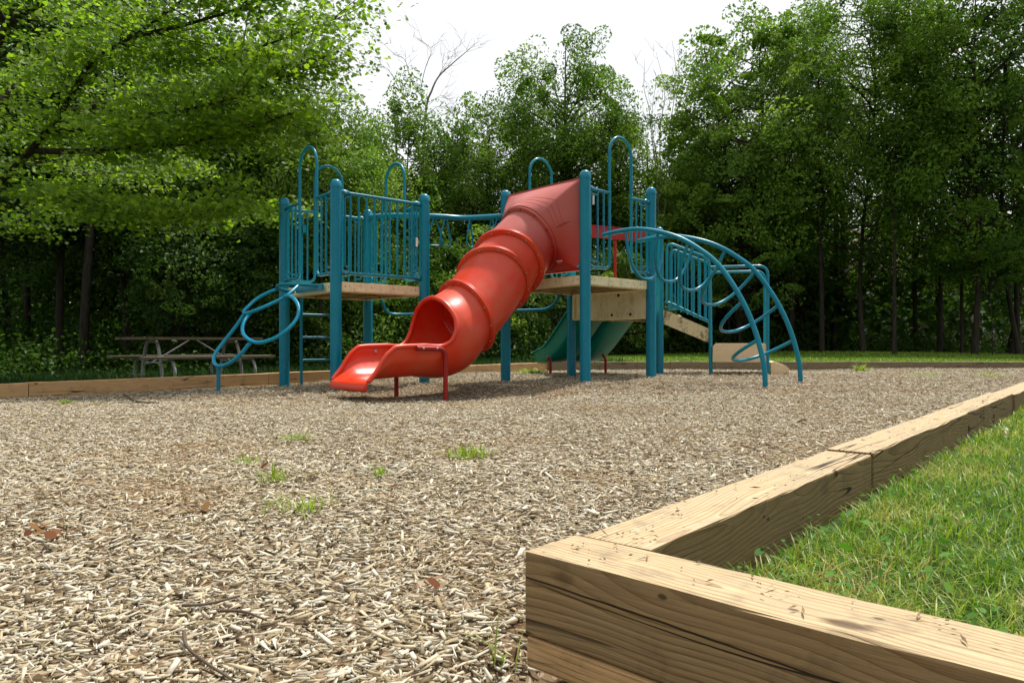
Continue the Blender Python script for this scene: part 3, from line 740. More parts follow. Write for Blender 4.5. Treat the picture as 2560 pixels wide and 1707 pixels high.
# make the slide a part: sub-parts keep world coordinates, so cancel the root offset here
SL.location = -PLAY.location
def sub(name, mb, mat, label=None, solid=None, parent=SL):
    return obj(name, mb, mat, parent, label, solid=solid)
RINGS = [0.02, .325, .545, .955]
TH = [2 * math.pi * j / 48 for j in range(48)]
def tube_sec(s0, s1, mat, lab, bulge=0.0):
    mb = MB(); rows = []
    for k in range(13):
        f = k / 12; rows.append([ring(s0 + (s1 - s0) * f, TR + bulge * math.sin(math.pi * f), q) for q in TH])
    mb.grid(rows, True, True); sub('tube_section', mb, mat, lab, solid=.008)
    sm = MB(); sm.tube([ring(s0 + (s1 - s0) * k / 10, TR + .004, 1.25) for k in range(11)], .004, 6); sub('seam', sm, mat)
tube_sec(.0, .30, 'red_faded', 'pink faded top section of the red tube', .004)
tube_sec(.30, .53, 'red', 'short bright red tube section'); tube_sec(.53, .95, 'red', 'long bright red tube section')
def flange(s, mat, ro=.460):
    mb = MB(); rows = []
    for ds, r in ((-.022, TR), (-.022, ro - .006), (-.016, ro), (-.003, ro), (-.003, ro - .012), (.003, ro - .012), (.003, ro), (.016, ro), (.022, ro - .006), (.022, TR)):
        ax = frame(s)[1]; rows.append([ring(s, r, q) + ax * ds for q in TH])
    mb.grid(rows, True, True); mb.cur = 1
    for j in range(12): mb.lathe(ring(s, TR + .024, 2 * math.pi * (j + .5) / 12) + ax * .021, [(.009, 0), (.009, .006), (.004, .008)], 8, ax)
    return sub('flange', mb, [mat, 'steel'])
flange(RINGS[1], 'red_dark' if False else 'red'); flange(RINGS[2], 'red'); flange(RINGS[3], 'red')
# hood: a lofted panel from the square between the posts to the round collar
qd = np.linalg.norm(Q1 - Q0); hw = qd / 2 - .075; zc0, zc1 = 1.385, 2.46
def hood_pt(th, v):
    """v=0 on the square frame, v=1 on the collar; th as for ring (0 = bottom)"""
    c = ring(-.01, TR + .048, th)
    sx = math.sin(th); cz = -math.cos(th); m = max(abs(sx) / hw, abs(cz) / ((zc1 - zc0) / 2))
    x = sx / m; z = (zc0 + zc1) / 2 + cz / m
    f = S(-.25, x, z); e = v * v * (3 - 2 * v) * .5 + v * .5
    return f * (1 - e) + c * e + np.array((n2[0], n2[1], 0)) * .05 * math.sin(math.pi * v) * 0.3
TH2 = sorted(set([2 * math.pi * j / 96 for j in range(96)] + [math.atan2(hw * sx, -sz * (zc1 - zc0) / 2) % (2 * math.pi) for sx in (-1, 1) for sz in (-1, 1)]))
mb = MB(); mb.grid([[hood_pt(q, k / 14) for q in TH2] for k in range(15)], True, True)
HOOD = sub('entry_hood', mb, 'red_faded', 'pink faded hood panel above the tube', solid=.01)
mb = MB(); rows = []
for ds, r in ((-.06, TR + .045), (-.012, TR + .050), (.008, TR + .050), (.012, TR + .046), (.016, TR + .03), (.016, TR)):
    axd = frame(0.0)[1]; rows.append([ring(0.0, r, q) + axd * ds for q in TH])
mb.grid(rows, True, True); mb.cur = 1
for j in range(12): mb.lathe(ring(0.0, TR + .026, 2 * math.pi * (j + .5) / 12) + axd * .017, [(.009, 0), (.009, .006), (.004, .008)], 8, axd)
sub('collar', mb, ['red_faded', 'dark'])
mb = MB()
for i, v in enumerate((.56, .66, .76)):     # moulded grooves that follow the collar and run out level on both sides
    pts = [hood_pt(q, v) + np.array((n2[0], n2[1], .25)) * .0045 for q in np.linspace(1.75, 2 * math.pi - 1.75, 40)]
    pts = [pts[0] + (S(0, .14, 0) - S(0, 0, 0))] + pts + [pts[-1] + (S(0, -.12, 0) - S(0, 0, 0))]
    mb.tube(pts, .0032, 6)
sub('groove_lines', mb, 'red_dark')
# rim of the frame and its brackets on the posts
mb = MB(); fr = [S(-.25, -hw, zc0), S(-.25, hw, zc0), S(-.25, hw, zc1), S(-.25, -hw, zc1)]
for i in range(4): mb.beam(fr[i], fr[(i + 1) % 4], .03, .03) if i % 2 == 0 else mb.beam(fr[i], fr[(i + 1) % 4], .03, .03, up=(n2[0], n2[1], 0))
sub('hood_frame', mb, 'red_faded')
for A, B in ((Q0, Q1), (Q1, Q0)):
    for z in (DB + 1.03, DB + .10): clamp(A, B, z, SL, .07)
# faint white maker's marking, two lines, not legible at this size
mb = MB(); o0 = S(-.205, .40, 1.50)
ex = np.array((w2[0], w2[1], 0.0)); nn = np.array((n2[0], n2[1], 0.0))
for i, (x, w_) in enumerate(((-.045, .012), (-.032, .010), (-.020, .013), (-.004, .011), (.010, .012), (.024, .012), (.038, .014))):
    mb.box(o0 + ex * x + nn * .052, (w_ * .8, .002, .009 if i % 3 else .014), ex, nn)
for i, (x, w_) in enumerate(((-.02, .02), (.006, .022), (.034, .018))): mb.box(o0 + ex * x + nn * .052 - np.array((0, 0, .018)), (w_, .002, .0035), ex, nn)
sub('maker_marking', mb, 'white_sticker')
# open chute
SE = 2.42
ps = list(np.linspace(.95, 1.218, 8)) + list(np.linspace(1.222, 1.32, 12)) + list(np.linspace(1.34, 2.0, 22)) + list(np.linspace(2.03, SE, 16))
NU = 49
def thmax(p):
    return float(np.interp(p, [1.218, 1.222, 1.235, 1.255, 1.28, 1.31, 1.37, 1.46, 1.58, 1.75], [math.pi, 3.0, 2.72, 2.5, 2.28, 2.06, 1.83, 1.62, 1.45, 1.36]))
def chute_pt(p, u):
    b = np.clip((p - 1.30) / .5, 0, 1); b = b * b * (3 - 2 * b)
    th = u * thmax(p); q_ = min(1.0, max(0.0, (p - 1.02) / .22)); c = ring(p, TR + .038 * q_ * q_ * (3 - 2 * q_), th)
    if b <= 0: return c
    H = float(np.interp(p, [1.3, 1.7, 2.0, 2.12, 2.22, 2.32, SE], [.32, .315, .32, .315, .24, .10, .012]))
    hwd = float(np.interp(p, [1.3, 1.7, 2.1, SE], [.385, .385, .39, .385]))
    zb = float(np.interp(p, [1.2, 1.4, 1.6, 1.8, 2.0, 2.2, 2.32, SE], [.30, .22, .185, .168, .160, .152, .143, .118]))
    a = abs(u); y = hwd * math.copysign(min(1, a * 1.18) ** .9 if a < .85 else 1.0 - .0 * a, u) * (.90 + .10 * a)
    z = zb + H * (max(0, (a - .35) / .65)) ** 1.9
    return c * (1 - b) + S(p, y, z) * b
rows = [[chute_pt(p, -1 + 2 * j / (NU - 1)) for j in range(NU)] for p in ps]
f3 = np.array((n2[0], n2[1], 0.0))
for a_, b_ in ((.022, .012), (.036, .034), (.038, .062), (.028, .088)): rows.append([q + f3 * a_ * (1 if 3 < j < NU - 4 else .6) - np.array((0, 0, b_)) for j, q in enumerate(rows[len(ps) - 1])])
mb = MB(); mb.grid(rows, True); mb.cur = 1
for p_ in (1.72, 1.92): mb.lathe(chute_pt(p_, -.93) + np.array((w2[0], w2[1], 0)) * .016, [(.012, 0), (.012, .006), (.005, .01)], 10, (w2[0], w2[1], .3))
sub('exit_chute', mb, ['red', 'steel'], 'bright red open chute at the bottom of the tube', solid=.014)
ed1 = [r[0] for p, r in zip(ps, rows) if p > 1.219]; ed2 = [r[-1] for p, r in zip(ps, rows) if p > 1.219]
lip = [p for p in rows[-1]]
loop = ed2[::-1]; mb = MB(); path = spline(([chute_pt(1.215, 1.0)] + ed2)[::1], 2)
mb.tube(spline(ed1[::-1] + [chute_pt(1.215, 1.0)] + ed2, 3), .026, 8)
sub('chute_rim', mb, 'red')
# two red pipe legs
for sgn, s_, wv in ((1, 1.53, .425), (-1, 1.62, -.425)):
    mb = MB(); base = S(s_, wv, gz(S(s_, wv, 0)) - .15)
    mb.tube(fillet([base, S(s_, wv, .452), S(s_ + .36, wv, .462)], .09, 8), .0255, 14); mb.cur = 1
    for q in (.12, .29): mb.lathe(S(s_ + q, wv + sgn * .024, .458), [(.012, 0), (.012, .006), (.006, .009)], 10, (w2[0] * sgn, w2[1] * sgn, 0))
    sub('support_leg', mb, ['red_dark', 'steel'])

# ------------------------------------------------------------------ arched loop climber
AC = link(bpy.data.objects.new('arched_climber', None)); AC.parent = PLAY; AC.location = -PLAY.location; AC['label'] = 'teal arched climber with hanging loop rungs'
prof = [(0, 1.815), (.12, 1.845), (.24, 1.85), (.37, 1.80), (.50, 1.71), (.62, 1.57), (.74, 1.37), (.86, 1.02), (.94, .67), (.99, .30), (1.0, 0.02), (1.0, -.15)]
A0, A1 = np.array((1.10, 8.82)), np.array((2.70, 7.76)); B0, B1 = np.array((1.61, 9.33)), np.array((3.37, 8.50))
def rail(a, b, s, z): p = a + (b - a) * s; return np.array((p[0], p[1], z))
ra = spline([rail(A0, A1, s, z) for s, z in prof], 6); rb = spline([rail(B0, B1, s, z) for s, z in prof], 6)
for pth in (ra, rb):
    mb = MB(); mb.tube(pth, .0275, 14); obj('side_rail', mb, 'teal', AC)
pz = np.array(spline([(s, 0, z) for s, z in prof], 6))
k0 = int(np.argmin(np.abs(pz[:, 0] - 1)))
def on(s):
    i = int(np.searchsorted(pz[:62, 0], s)); return min(max(i, 1), len(ra) - 2)
for s_, dep in ((.15, .56), (.35, .56), (.56, .56), (.725, .54), (.865, .52), (.958, .50)):
    i = on(s_); a, b = np.array(ra[i]), np.array(rb[i]); Tn = np.array(ra[i + 1]) - np.array(ra[i - 1]); Tn += np.array(rb[i + 1]) - np.array(rb[i - 1]); Tn /= np.linalg.norm(Tn)
    W = b - a; W /= np.linalg.norm(W); N = np.cross(Tn, W); N /= np.linalg.norm(N)
    if N[2] > 0: N = -N
    N = N + np.array((0, 0, -.25)); N /= np.linalg.norm(N)
    pts = [a + (b - a) * (.5 - .5 * math.copysign(abs(math.cos(q)) ** .85, math.cos(q))) + N * dep * math.sin(q) ** .85 for q in np.linspace(0, math.pi, 30)]
    mb = MB(); mb.tube(pts, .0195, 12); obj('loop_rung', mb, 'teal', AC)

# ------------------------------------------------------------------ loop climber of three big rings, on the other tower
LC = link(bpy.data.objects.new('loop_climber', None)); LC.parent = PLAY; LC.location = -PLAY.location; LC['label'] = 'bright teal climber of overlapping loops on one short post'
loops = [
    [(805, 714, 8.62), (770, 711.5, 8.7), (730, 710, 8.75), (702, 711, 8.78), (693, 716, 8.85), (700, 722, 9.0), (722, 727, 9.12), (736, 730, 9.14)],
    [(696, 722, 8.9), (670, 731, 8.82), (640, 748, 8.68), (618, 768, 8.52), (609, 778, 8.42), (616, 782, 8.32), (640, 775, 8.25), (680, 758, 8.3), (715, 740, 8.38), (744, 715, 8.6)],
    [(626, 782, 8.32), (612, 800, 8.2), (606, 820, 8.06), (611, 838, 7.95), (630, 853, 7.86), (655, 855, 7.8), (690, 843, 7.76), (722, 820, 7.8), (742, 795, 7.9), (747, 772, 8.02), (740, 752, 8.12), (726, 740, 8.22), (712, 739, 8.33)],
    [(612, 782, 8.38), (590, 815, 8.36), (560, 853, 8.3), (540, 880, 8.22), (534, 898, 8.15), (540, 911, 8.06), (553, 914, 8.0), (577, 905, 7.92), (602, 884, 7.88), (624, 858, 7.87)]]
for i, lp in enumerate(loops):
    mb = MB(); mb.tube(spline([at(*q) for q in lp], 6), .0205, 12); obj('loop', mb, 'teal_bright' if i != 0 else 'teal', LC)
mb = MB(); f = at(546, 914, 8.07); mb.tube([(f[0], f[1], -.2), (f[0], f[1], .1), f], .0215, 14); obj('support_post', mb, 'teal', LC)
mb = MB(); u = (P0 - P1) / np.linalg.norm(P0 - P1); m1_ = P1 + u * .30; m2_ = P1 + u * 1.0; out = np.array((-.76, -.65))
mb.box(V3((m1_ + m2_) / 2 + out * .02, DA - .05), (.72, .02, .075), (*u, 0), (*out, 0)); obj('mounting_plate', mb, 'teal', LC)

# ------------------------------------------------------------------ rung ladder, overhead beam with trapeze handles, low bridge bar
LD = link(bpy.data.objects.new('rung_ladder', None)); LD.parent = PLAY; LD.location = -PLAY.location
u = (P3 - P0) / np.linalg.norm(P3 - P0); outl = np.array((-u[1], u[0]))
if np.dot(outl, P0 - P1) < 0: outl = -outl
la, lb_ = P0 + u * .30 + outl * .13, P0 + u * .77 + outl * .13
for p in (la, lb_):
    mb = MB(); mb.tube([V3(p, gz(p) - .2), V3(p, 1.0), V3(p, DA + 1.0)], .021, 12); obj('ladder_rail', mb, 'teal', LD)
for z in (.28, .585, .89): 
    mb = MB(); mb.tube([V3(la, z), V3((la + lb_) / 2, z), V3(lb_, z)], .0165, 10, caps=False); obj('rung', mb, 'teal', LD)
for p in (la, lb_):
    mb = MB(); mb.box(V3(p - outl * .06, DA + .80), (.075, .13, .10), (*u, 0), (*outl, 0)); obj('plate', mb, 'teal', LD)
OV = link(bpy.data.objects.new('overhead_beam', None)); OV.parent = PLAY; OV.location = -PLAY.location; OV['label'] = 'wavy teal overhead beam with hanging trapeze handles between the towers'
bp = spline([(-1.98, 10.17, 2.27), (-1.75, 9.98, 2.25), (-1.45, 9.74, 2.21), (-1.2, 9.68, 2.2), (-.92, 9.76, 2.2), (-.65, 9.86, 2.2), (-.38, 9.80, 2.2), (-.10, 9.70, 2.2)], 10)
mb = MB(); mb.tube(bp, .036, 14); obj('beam', mb, 'teal', OV)
bpn = np.array(bp)
for px, yw in ((1084, .5), (1113, .9), (1173, 1.25), (1232, 2.2), (1245, .6)):
    i = int(np.argmin(np.abs(bpn[:, 0] / bpn[:, 1] - (px - 1280) / FPX))); c = bpn[i]; uu = np.array((math.cos(yw), math.sin(yw), 0))
    tri = [c + (0, 0, -.02) - uu * .012, c - uu * .115 + (0, 0, -.33), c - uu * .08 + (0, 0, -.39), c + uu * .08 + (0, 0, -.39), c + uu * .115 + (0, 0, -.33), c + (0, 0, -.02) + uu * .012]
    mb = MB(); mb.tube(fillet(tri, .04, 4), .0105, 8); obj('trapeze_handle', mb, 'teal', OV)
mb = MB(); mb.tube(fillet([at(946, 735, 9.9), at(968, 784, 10.1), at(1000, 786, 10.2), at(1292, 775.5, 10.45), at(1378, 773, 10.45), at(1405, 728, 10.35)], .16, 8), .0205, 12); obj('bridge_bar', mb, 'teal', PLAY)

# ------------------------------------------------------------------ lower deck, cream riser panel, double slide with red hood bar
deck([Q2 + (.02, .02), np.array((2.12, 10.72)), np.array((2.1, 11.2)), np.array((1.05, 10.62))], DC, 'lower cream deck at the head of the green slide')
mb = MB(); u = (Q2 - Q3) / np.linalg.norm(Q2 - Q3); a, b = Q3 + u * .075, Q2 - u * .075; outq = np.array((.70, .71))
mb.beam(V3(a, 1.03), V3(b, 1.03), .03, .36); mb.beam(V3(a + outq * -.012, .845), V3(b + outq * -.012, .845), .05, .018); mb.beam(V3(a - outq * .02, 1.03), V3(a - outq * .02 + u * .02, 1.03), .07, .36)
mb.cur = 1
for f in (.2, .55, .80): mb.lathe(V3(a + (b - a) * f - outq * .017, .895), [(.02, -.004), (.02, .004)], 12, (*outq, 0))
for f in (.64,): mb.lathe(V3(a + (b - a) * f - outq * .017, 1.16), [(.022, -.004), (.022, .004)], 12, (*outq, 0))
obj('riser_panel', mb, ['cream', 'dark'], PLAY, 'cream riser panel with drip stains under the deck')
DS = link(bpy.data.objects.new('double_slide', None)); DS.parent = PLAY; DS.location = -PLAY.location; DS['label'] = 'green two lane slide seen from behind'
dd = np.array((-.5, .866)); wd = np.array((.866, .5)); TL = np.array((1.05, 10.55)); HW = 1.15
def G(s, y, z): p = TL + dd * s + wd * y; return np.array((p[0], p[1], z))
run = [(-.12, .955), (0, .95), (.1, .93), (.22, .85), (.45, .66), (.70, .45), (.90, .305), (1.05, .235), (1.2, .205), (1.38, .195)]
runp = np.array(spline([(a, 0, b) for a, b in run], 6))
xsec = [(-.05, .19), (-.045, .205), (.0, .205), (.012, .19), (.035, .02), (.065, .0), (.28, -.012), (.50, .0), (.525, .02), (.545, .14), (.555, .15), (.595, .15), (.605, .14), (.625, .02), (.65, .0), (.87, -.012), (1.085, .0), (1.115, .02), (1.138, .19), (1.15, .205), (1.195, .205), (1.20, .19)]
rows = []
for i, (s_, _, z) in enumerate(runp):
    t_ = runp[min(i + 1, len(runp) - 1)] - runp[max(i - 1, 0)]; L = math.hypot(t_[0], t_[2]); nx_, nz_ = -t_[2] / L, t_[0] / L
    hs = 1.0 if s_ < 1.2 else 1 - .25 * (s_ - 1.2) / .18
    rows.append([G(s_ + nx_ * h_ * hs, y, z + nz_ * h_ * hs) for y, h_ in xsec])
mb = MB(); mb.grid(rows, True); obj('slide_bed', mb, 'green', DS, solid=.012)
mb = MB(); mb.tube([rows[-1][j] for j in range(len(xsec))], .014, 8); obj('slide_lip', mb, 'green', DS)
for px, py, Y in ((1376, 900, 11.35), (1514, 895, 11.75)):
    p = at(px, py, Y); mb = MB(); mb.tube(fillet([(p[0], p[1], -.2), (p[0], p[1], p[2] - .02), (p[0] - .05, p[1] - .05, p[2] + .06)], .03, 4), .022, 12); obj('support_leg', mb, 'red_dark', DS)
mb = MB(); a, b = G(-.06, -.02, 2.12), G(-.06, 1.17, 2.12)
mb.beam(a, b, .05, .165); mb.beam(a + (0, 0, .083), b + (0, 0, .083), .065, .02)
obj('hood_bar', mb, 'red_dark', DS, 'dark red bar over the green slide'); mb = MB(); c = (a + b) / 2 - wd[0] * 0; c = G(-.05, .52, 0); mb.tube([(c[0], c[1], .95), (c[0], c[1], 1.5), (c[0], c[1], 2.05)], .022, 12); obj('hood_pole', mb, 'red_dark', DS)

# ------------------------------------------------------------------ stair with hand rails, transfer platform and step
ST = link(bpy.data.objects.new('transfer_stair', None)); ST.parent = PLAY; ST.location = -PLAY.location; ST['label'] = 'cream transfer stair with teal hand rails'
us = np.array((.96, -.28)); vs_ = np.array((.28, .96)); S0 = np.array((2.22, 10.72)); LEN = .68
def H(a, v, z): p = S0 + us * a + vs_ * v; return np.array((p[0], p[1], z))
for v, k in ((0.0, 1), (.76, 0)):
    mb = MB(); zt0, zt1, zb0, zb1 = 1.99, 1.73, 1.09, .81
    obj('hand_rail', mb.tube(fillet([H(.06, v, zb0), H(.06, v, zt0), H(LEN * .97, v, zt1), H(LEN, v, -.15)], [.06, .12, .1], 6), .021, 12), 'teal', ST)
    mb = MB(); mb.tube([H(.03, v, zb0 + .02), H(.12, v, zb0), H(LEN, v, zb1)], .0185, 10); mb.tube([H(.03, v, zb0 - .06), H(.18, v, zb0 - .05), H(.24, v, zb0 - .055)], .0165, 10); obj('bottom_rail', mb, 'teal', ST)
    for f in (.19, .33, .47, .61, .75, .88):
        mb = MB(); mb.tube([H(LEN * f, v, zb0 + (zb1 - zb0) * f - .01), H(LEN * f, v, 1.4), H(LEN * f, v, zt0 + (zt1 - zt0) * f)], .0135 if f != .33 else .018, 8, caps=False); obj('baluster', mb, 'teal', ST)
    mb = MB(); q = [H(-.02, v + .03, 0), H(LEN, v + .03, 0)]
    vv = [q[0] + (0, 0, .80), q[1] + (0, 0, .50), q[1] + (0, 0, .705), q[0] + (0, 0, 1.02)]; th = np.array((vs_[0], vs_[1], 0)) * .035
    mb.add(vv + [x + th for x in vv], [(0, 1, 2, 3), (7, 6, 5, 4), (0, 4, 5, 1), (1, 5, 6, 2), (2, 6, 7, 3), (3, 7, 4, 0)]); obj('stringer', mb, 'cream_mould', ST, 'cream stringer blotched with black mould')
for i in range(3):
    mb = MB(); mb.box(H(.12 + .2 * i, .40, .90 - .13 * i), (.22, .68, .05), (*us, 0), (*vs_, 0)); obj('tread', mb, 'cream', ST)
mb = MB(); PA, PB = LEN + .03, LEN + .80
prof_ = [(0, .235), (0, .46), (.035, .50), (.715, .50), (.75, .46), (.75, .235)]
vsl = [H(PA + a, v_, z) for v_ in (-.02, .78) for a, z in prof_]; k = len(prof_)
mb.add(vsl, [tuple(range(k)), tuple(range(2 * k - 1, k - 1, -1))] + [(i, i + k, (i + 1) % k + k, (i + 1) % k) for i in range(k)]); obj('transfer_platform', mb, 'cream_clean', ST)
for v in (-.03, .79):
    mb = MB(); mb.tube(fillet([H(LEN, v, 1.60), H(PB - .02, v, 1.60), H(PB - .02, v, -.15)], .14, 8), .0205, 12); obj('grab_rail', mb, 'teal', ST)
mb = MB(); sp_ = [(0, .045), (0, .215), (.04, .225), (.20, .17), (.25, .12), (.24, .085), (.12, .04)]
vsl = [H(PB + .02 + a, v_, z + .02) for v_ in (-.05, .60) for a, z in sp_]; k = len(sp_)
mb.add(vsl, [tuple(range(k)), tuple(range(2 * k - 1, k - 1, -1))] + [(i, i + k, (i + 1) % k + k, (i + 1) % k) for i in range(k)]); obj('low_step', mb, 'cream_clean', ST)

# ------------------------------------------------------------------ picnic tables
def picnic(label, p, ang, L, z0, scale=1.0):
    t_ = thing('picnic_table', label, 'picnic table', (p[0], p[1], z0), 'picnic tables under the trees')
    a = np.array((math.cos(ang), math.sin(ang), 0)); q = np.array((-a[1], a[0], 0)); zv = np.array((0, 0, 1.0))
    base = np.array((p[0], p[1], z0)); hL = L / 2
    T_ = lambda x, y, z: base + a * x + q * y + zv * z
    for i in range(4):
        mb = MB(); y = (-1.5 + i) * .19; mb.box(T_(0.012 * ((i * 7) % 3 - 1), y, .745), (L, .175, .042), a, q); obj('table_plank', mb, 'plank_grey', t_)
    for sg in (-1, 1):
        mb = MB(); mb.box(T_(0, sg * .66, .435), (L, .24, .042), a, q); obj('seat_plank', mb, 'plank_grey', t_)
    for x in (-hL * .62, hL * .62):
        mb = MB()
        for sg in (-1, 1):
            mb.tube(fillet([T_(x, sg * .40, -.1), T_(x, sg * .36, .32), T_(x, sg * .20, .70), T_(x, 0, .70)], .12, 6), .027, 12)
            mb.tube(fillet([T_(x + .03, sg * .28, .40), T_(x + .03, sg * .70, .40), T_(x + .03, sg * .80, .22), T_(x + .03, sg * .70, -.1)], .16, 7), .025, 12)
        obj('pipe_frame', mb, 'galv', t_)
        mb = MB(); mb.tube([T_(x, 0, .35), T_(x * .55, 0, .53), T_(x * .1, 0, .71)], .014, 8); mb.tube([T_(x, -.36, .35), T_(x, 0, .35), T_(x, .36, .35)], .014, 8); obj('brace', mb, 'galv', t_)
    return t_
ang = math.atan2(.75, .66)
picnic('grey plank picnic table with pipe legs beside the teal loop climber', (-5.69 + .66 * 1.1 - .75 * .66, 11.2 + .75 * 1.1 + .66 * .66), ang, 2.2, -.165)
picnic('small far picnic table seen low behind the ladder rungs', (-6.75, 25.0), .12, 1.95, -.68)
# ------------------------------------------------------------------ trees
t = NT('bark'); c = obj_coords(t, True)
n1 = t.noise(t.mapping(c, (9, 9, 2)), 2.0, 6.0, 0.7)
t.bsdf(Base_Color=t.mix(t.rng(n1, .35, .65), (0.022, 0.018, 0.013), (0.06, 0.048, 0.038)), Roughness=0.95, Normal=t.bump(n1, .8, .03), Specular_IOR_Level=0.15)
M['bark'] = t.m
t = NT('dead_wood'); c = obj_coords(t, True); n1 = t.noise(t.mapping(c, (9, 9, 2)), 3.0, 5.0)
t.bsdf(Base_Color=t.mix(n1, (0.10, 0.08, 0.07), (0.22, 0.19, 0.165)), Roughness=0.9); M['dead_wood'] = t.m
leafmat('leaf_maple', [(0.07, 0.14, 0.010), (0.125, 0.215, 0.014), (0.18, 0.275, 0.018), (0.25, 0.33, 0.03)], .55, 1.9, .5, .25)
leafmat('leaf_fresh', [(0.055, 0.115, 0.012), (0.10, 0.19, 0.02), (0.155, 0.25, 0.03), (0.23, 0.31, 0.05)], .38, 1.8, .5, .3)
leafmat('leaf_mid', [(0.036, 0.084, 0.010), (0.076, 0.15, 0.016), (0.12, 0.21, 0.024), (0.185, 0.27, 0.042)], .42, 1.7, .55, .2)
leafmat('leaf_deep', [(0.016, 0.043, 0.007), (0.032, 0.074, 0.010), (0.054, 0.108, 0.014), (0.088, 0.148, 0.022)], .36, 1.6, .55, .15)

LOBES = np.array([(0, 0), (.16, .30), (.42, .50), (.40, .24), (.74, .34), (.70, .14), (1.0, 0), (.70, -.14), (.74, -.34), (.40, -.24), (.42, -.50), (.16, -.30)])
def leaves(P, L, aspect, up=.7, out=None, droop=.2, shape='diamond', r=None):
    """leaf faces at points P (n,3): folded diamonds, or flat five lobed maple leaves"""
    r = r or rng; n = len(P)
    N = r.normal(0, .62, (n, 3)); N[:, 2] += up
    if out is not None: N += out * .35
    N /= np.linalg.norm(N, axis=1)[:, None]
    D = r.normal(0, 1, (n, 3)); D[:, 2] -= droop
    if out is not None: D += out * .8
    D -= N * (D * N).sum(1)[:, None]; D /= np.linalg.norm(D, axis=1)[:, None] + 1e-9
    Sd = np.cross(N, D); L = L * r.uniform(.65, 1.25, n)
    if shape == 'maple':
        V = np.stack([P + D * (L * (a - .35))[:, None] + Sd * (L * b)[:, None] - N * (L * .10 * abs(b) * 2)[:, None] for a, b in LOBES], 1).reshape(-1, 3)
        F = (np.arange(n) * 12)[:, None] + np.arange(12); return V, F, 12
    fold = r.uniform(.05, .28, n) * L
    V = np.stack([P - D * (L * .5)[:, None], P + Sd * (L * aspect * .5)[:, None] + N * fold[:, None], P + D * (L * .5)[:, None], P - Sd * (L * aspect * .5)[:, None] + N * fold[:, None]], 1).reshape(-1, 3)
    b = (np.arange(n) * 4)[:, None]
    F = np.stack([b + np.array((0, 1, 2)), b + np.array((0, 2, 3))], 1).reshape(-1, 3)
    return V, F, 4
def limb(mb, a, b, r0, r1, sag=0.0, wig=.06, k=7, n=6, rr=random):
    a = np.array(a, float); b = np.array(b, float); L = np.linalg.norm(b - a); pts = []
    o1 = np.array([rr.gauss(0, wig) for _ in range(3)]) * L; o2 = np.array([rr.gauss(0, wig) for _ in range(3)]) * L
    for i in range(k):
        u = i / (k - 1); p = a + (b - a) * u + o1 * math.sin(math.pi * u) + o2 * math.sin(2 * math.pi * u) * .5 + np.array((0, 0, -sag * L * 4 * u * (1 - u)))
        pts.append(p)
    mb.tube(pts, list(np.linspace(r0, r1, k)), n, caps=False); return pts
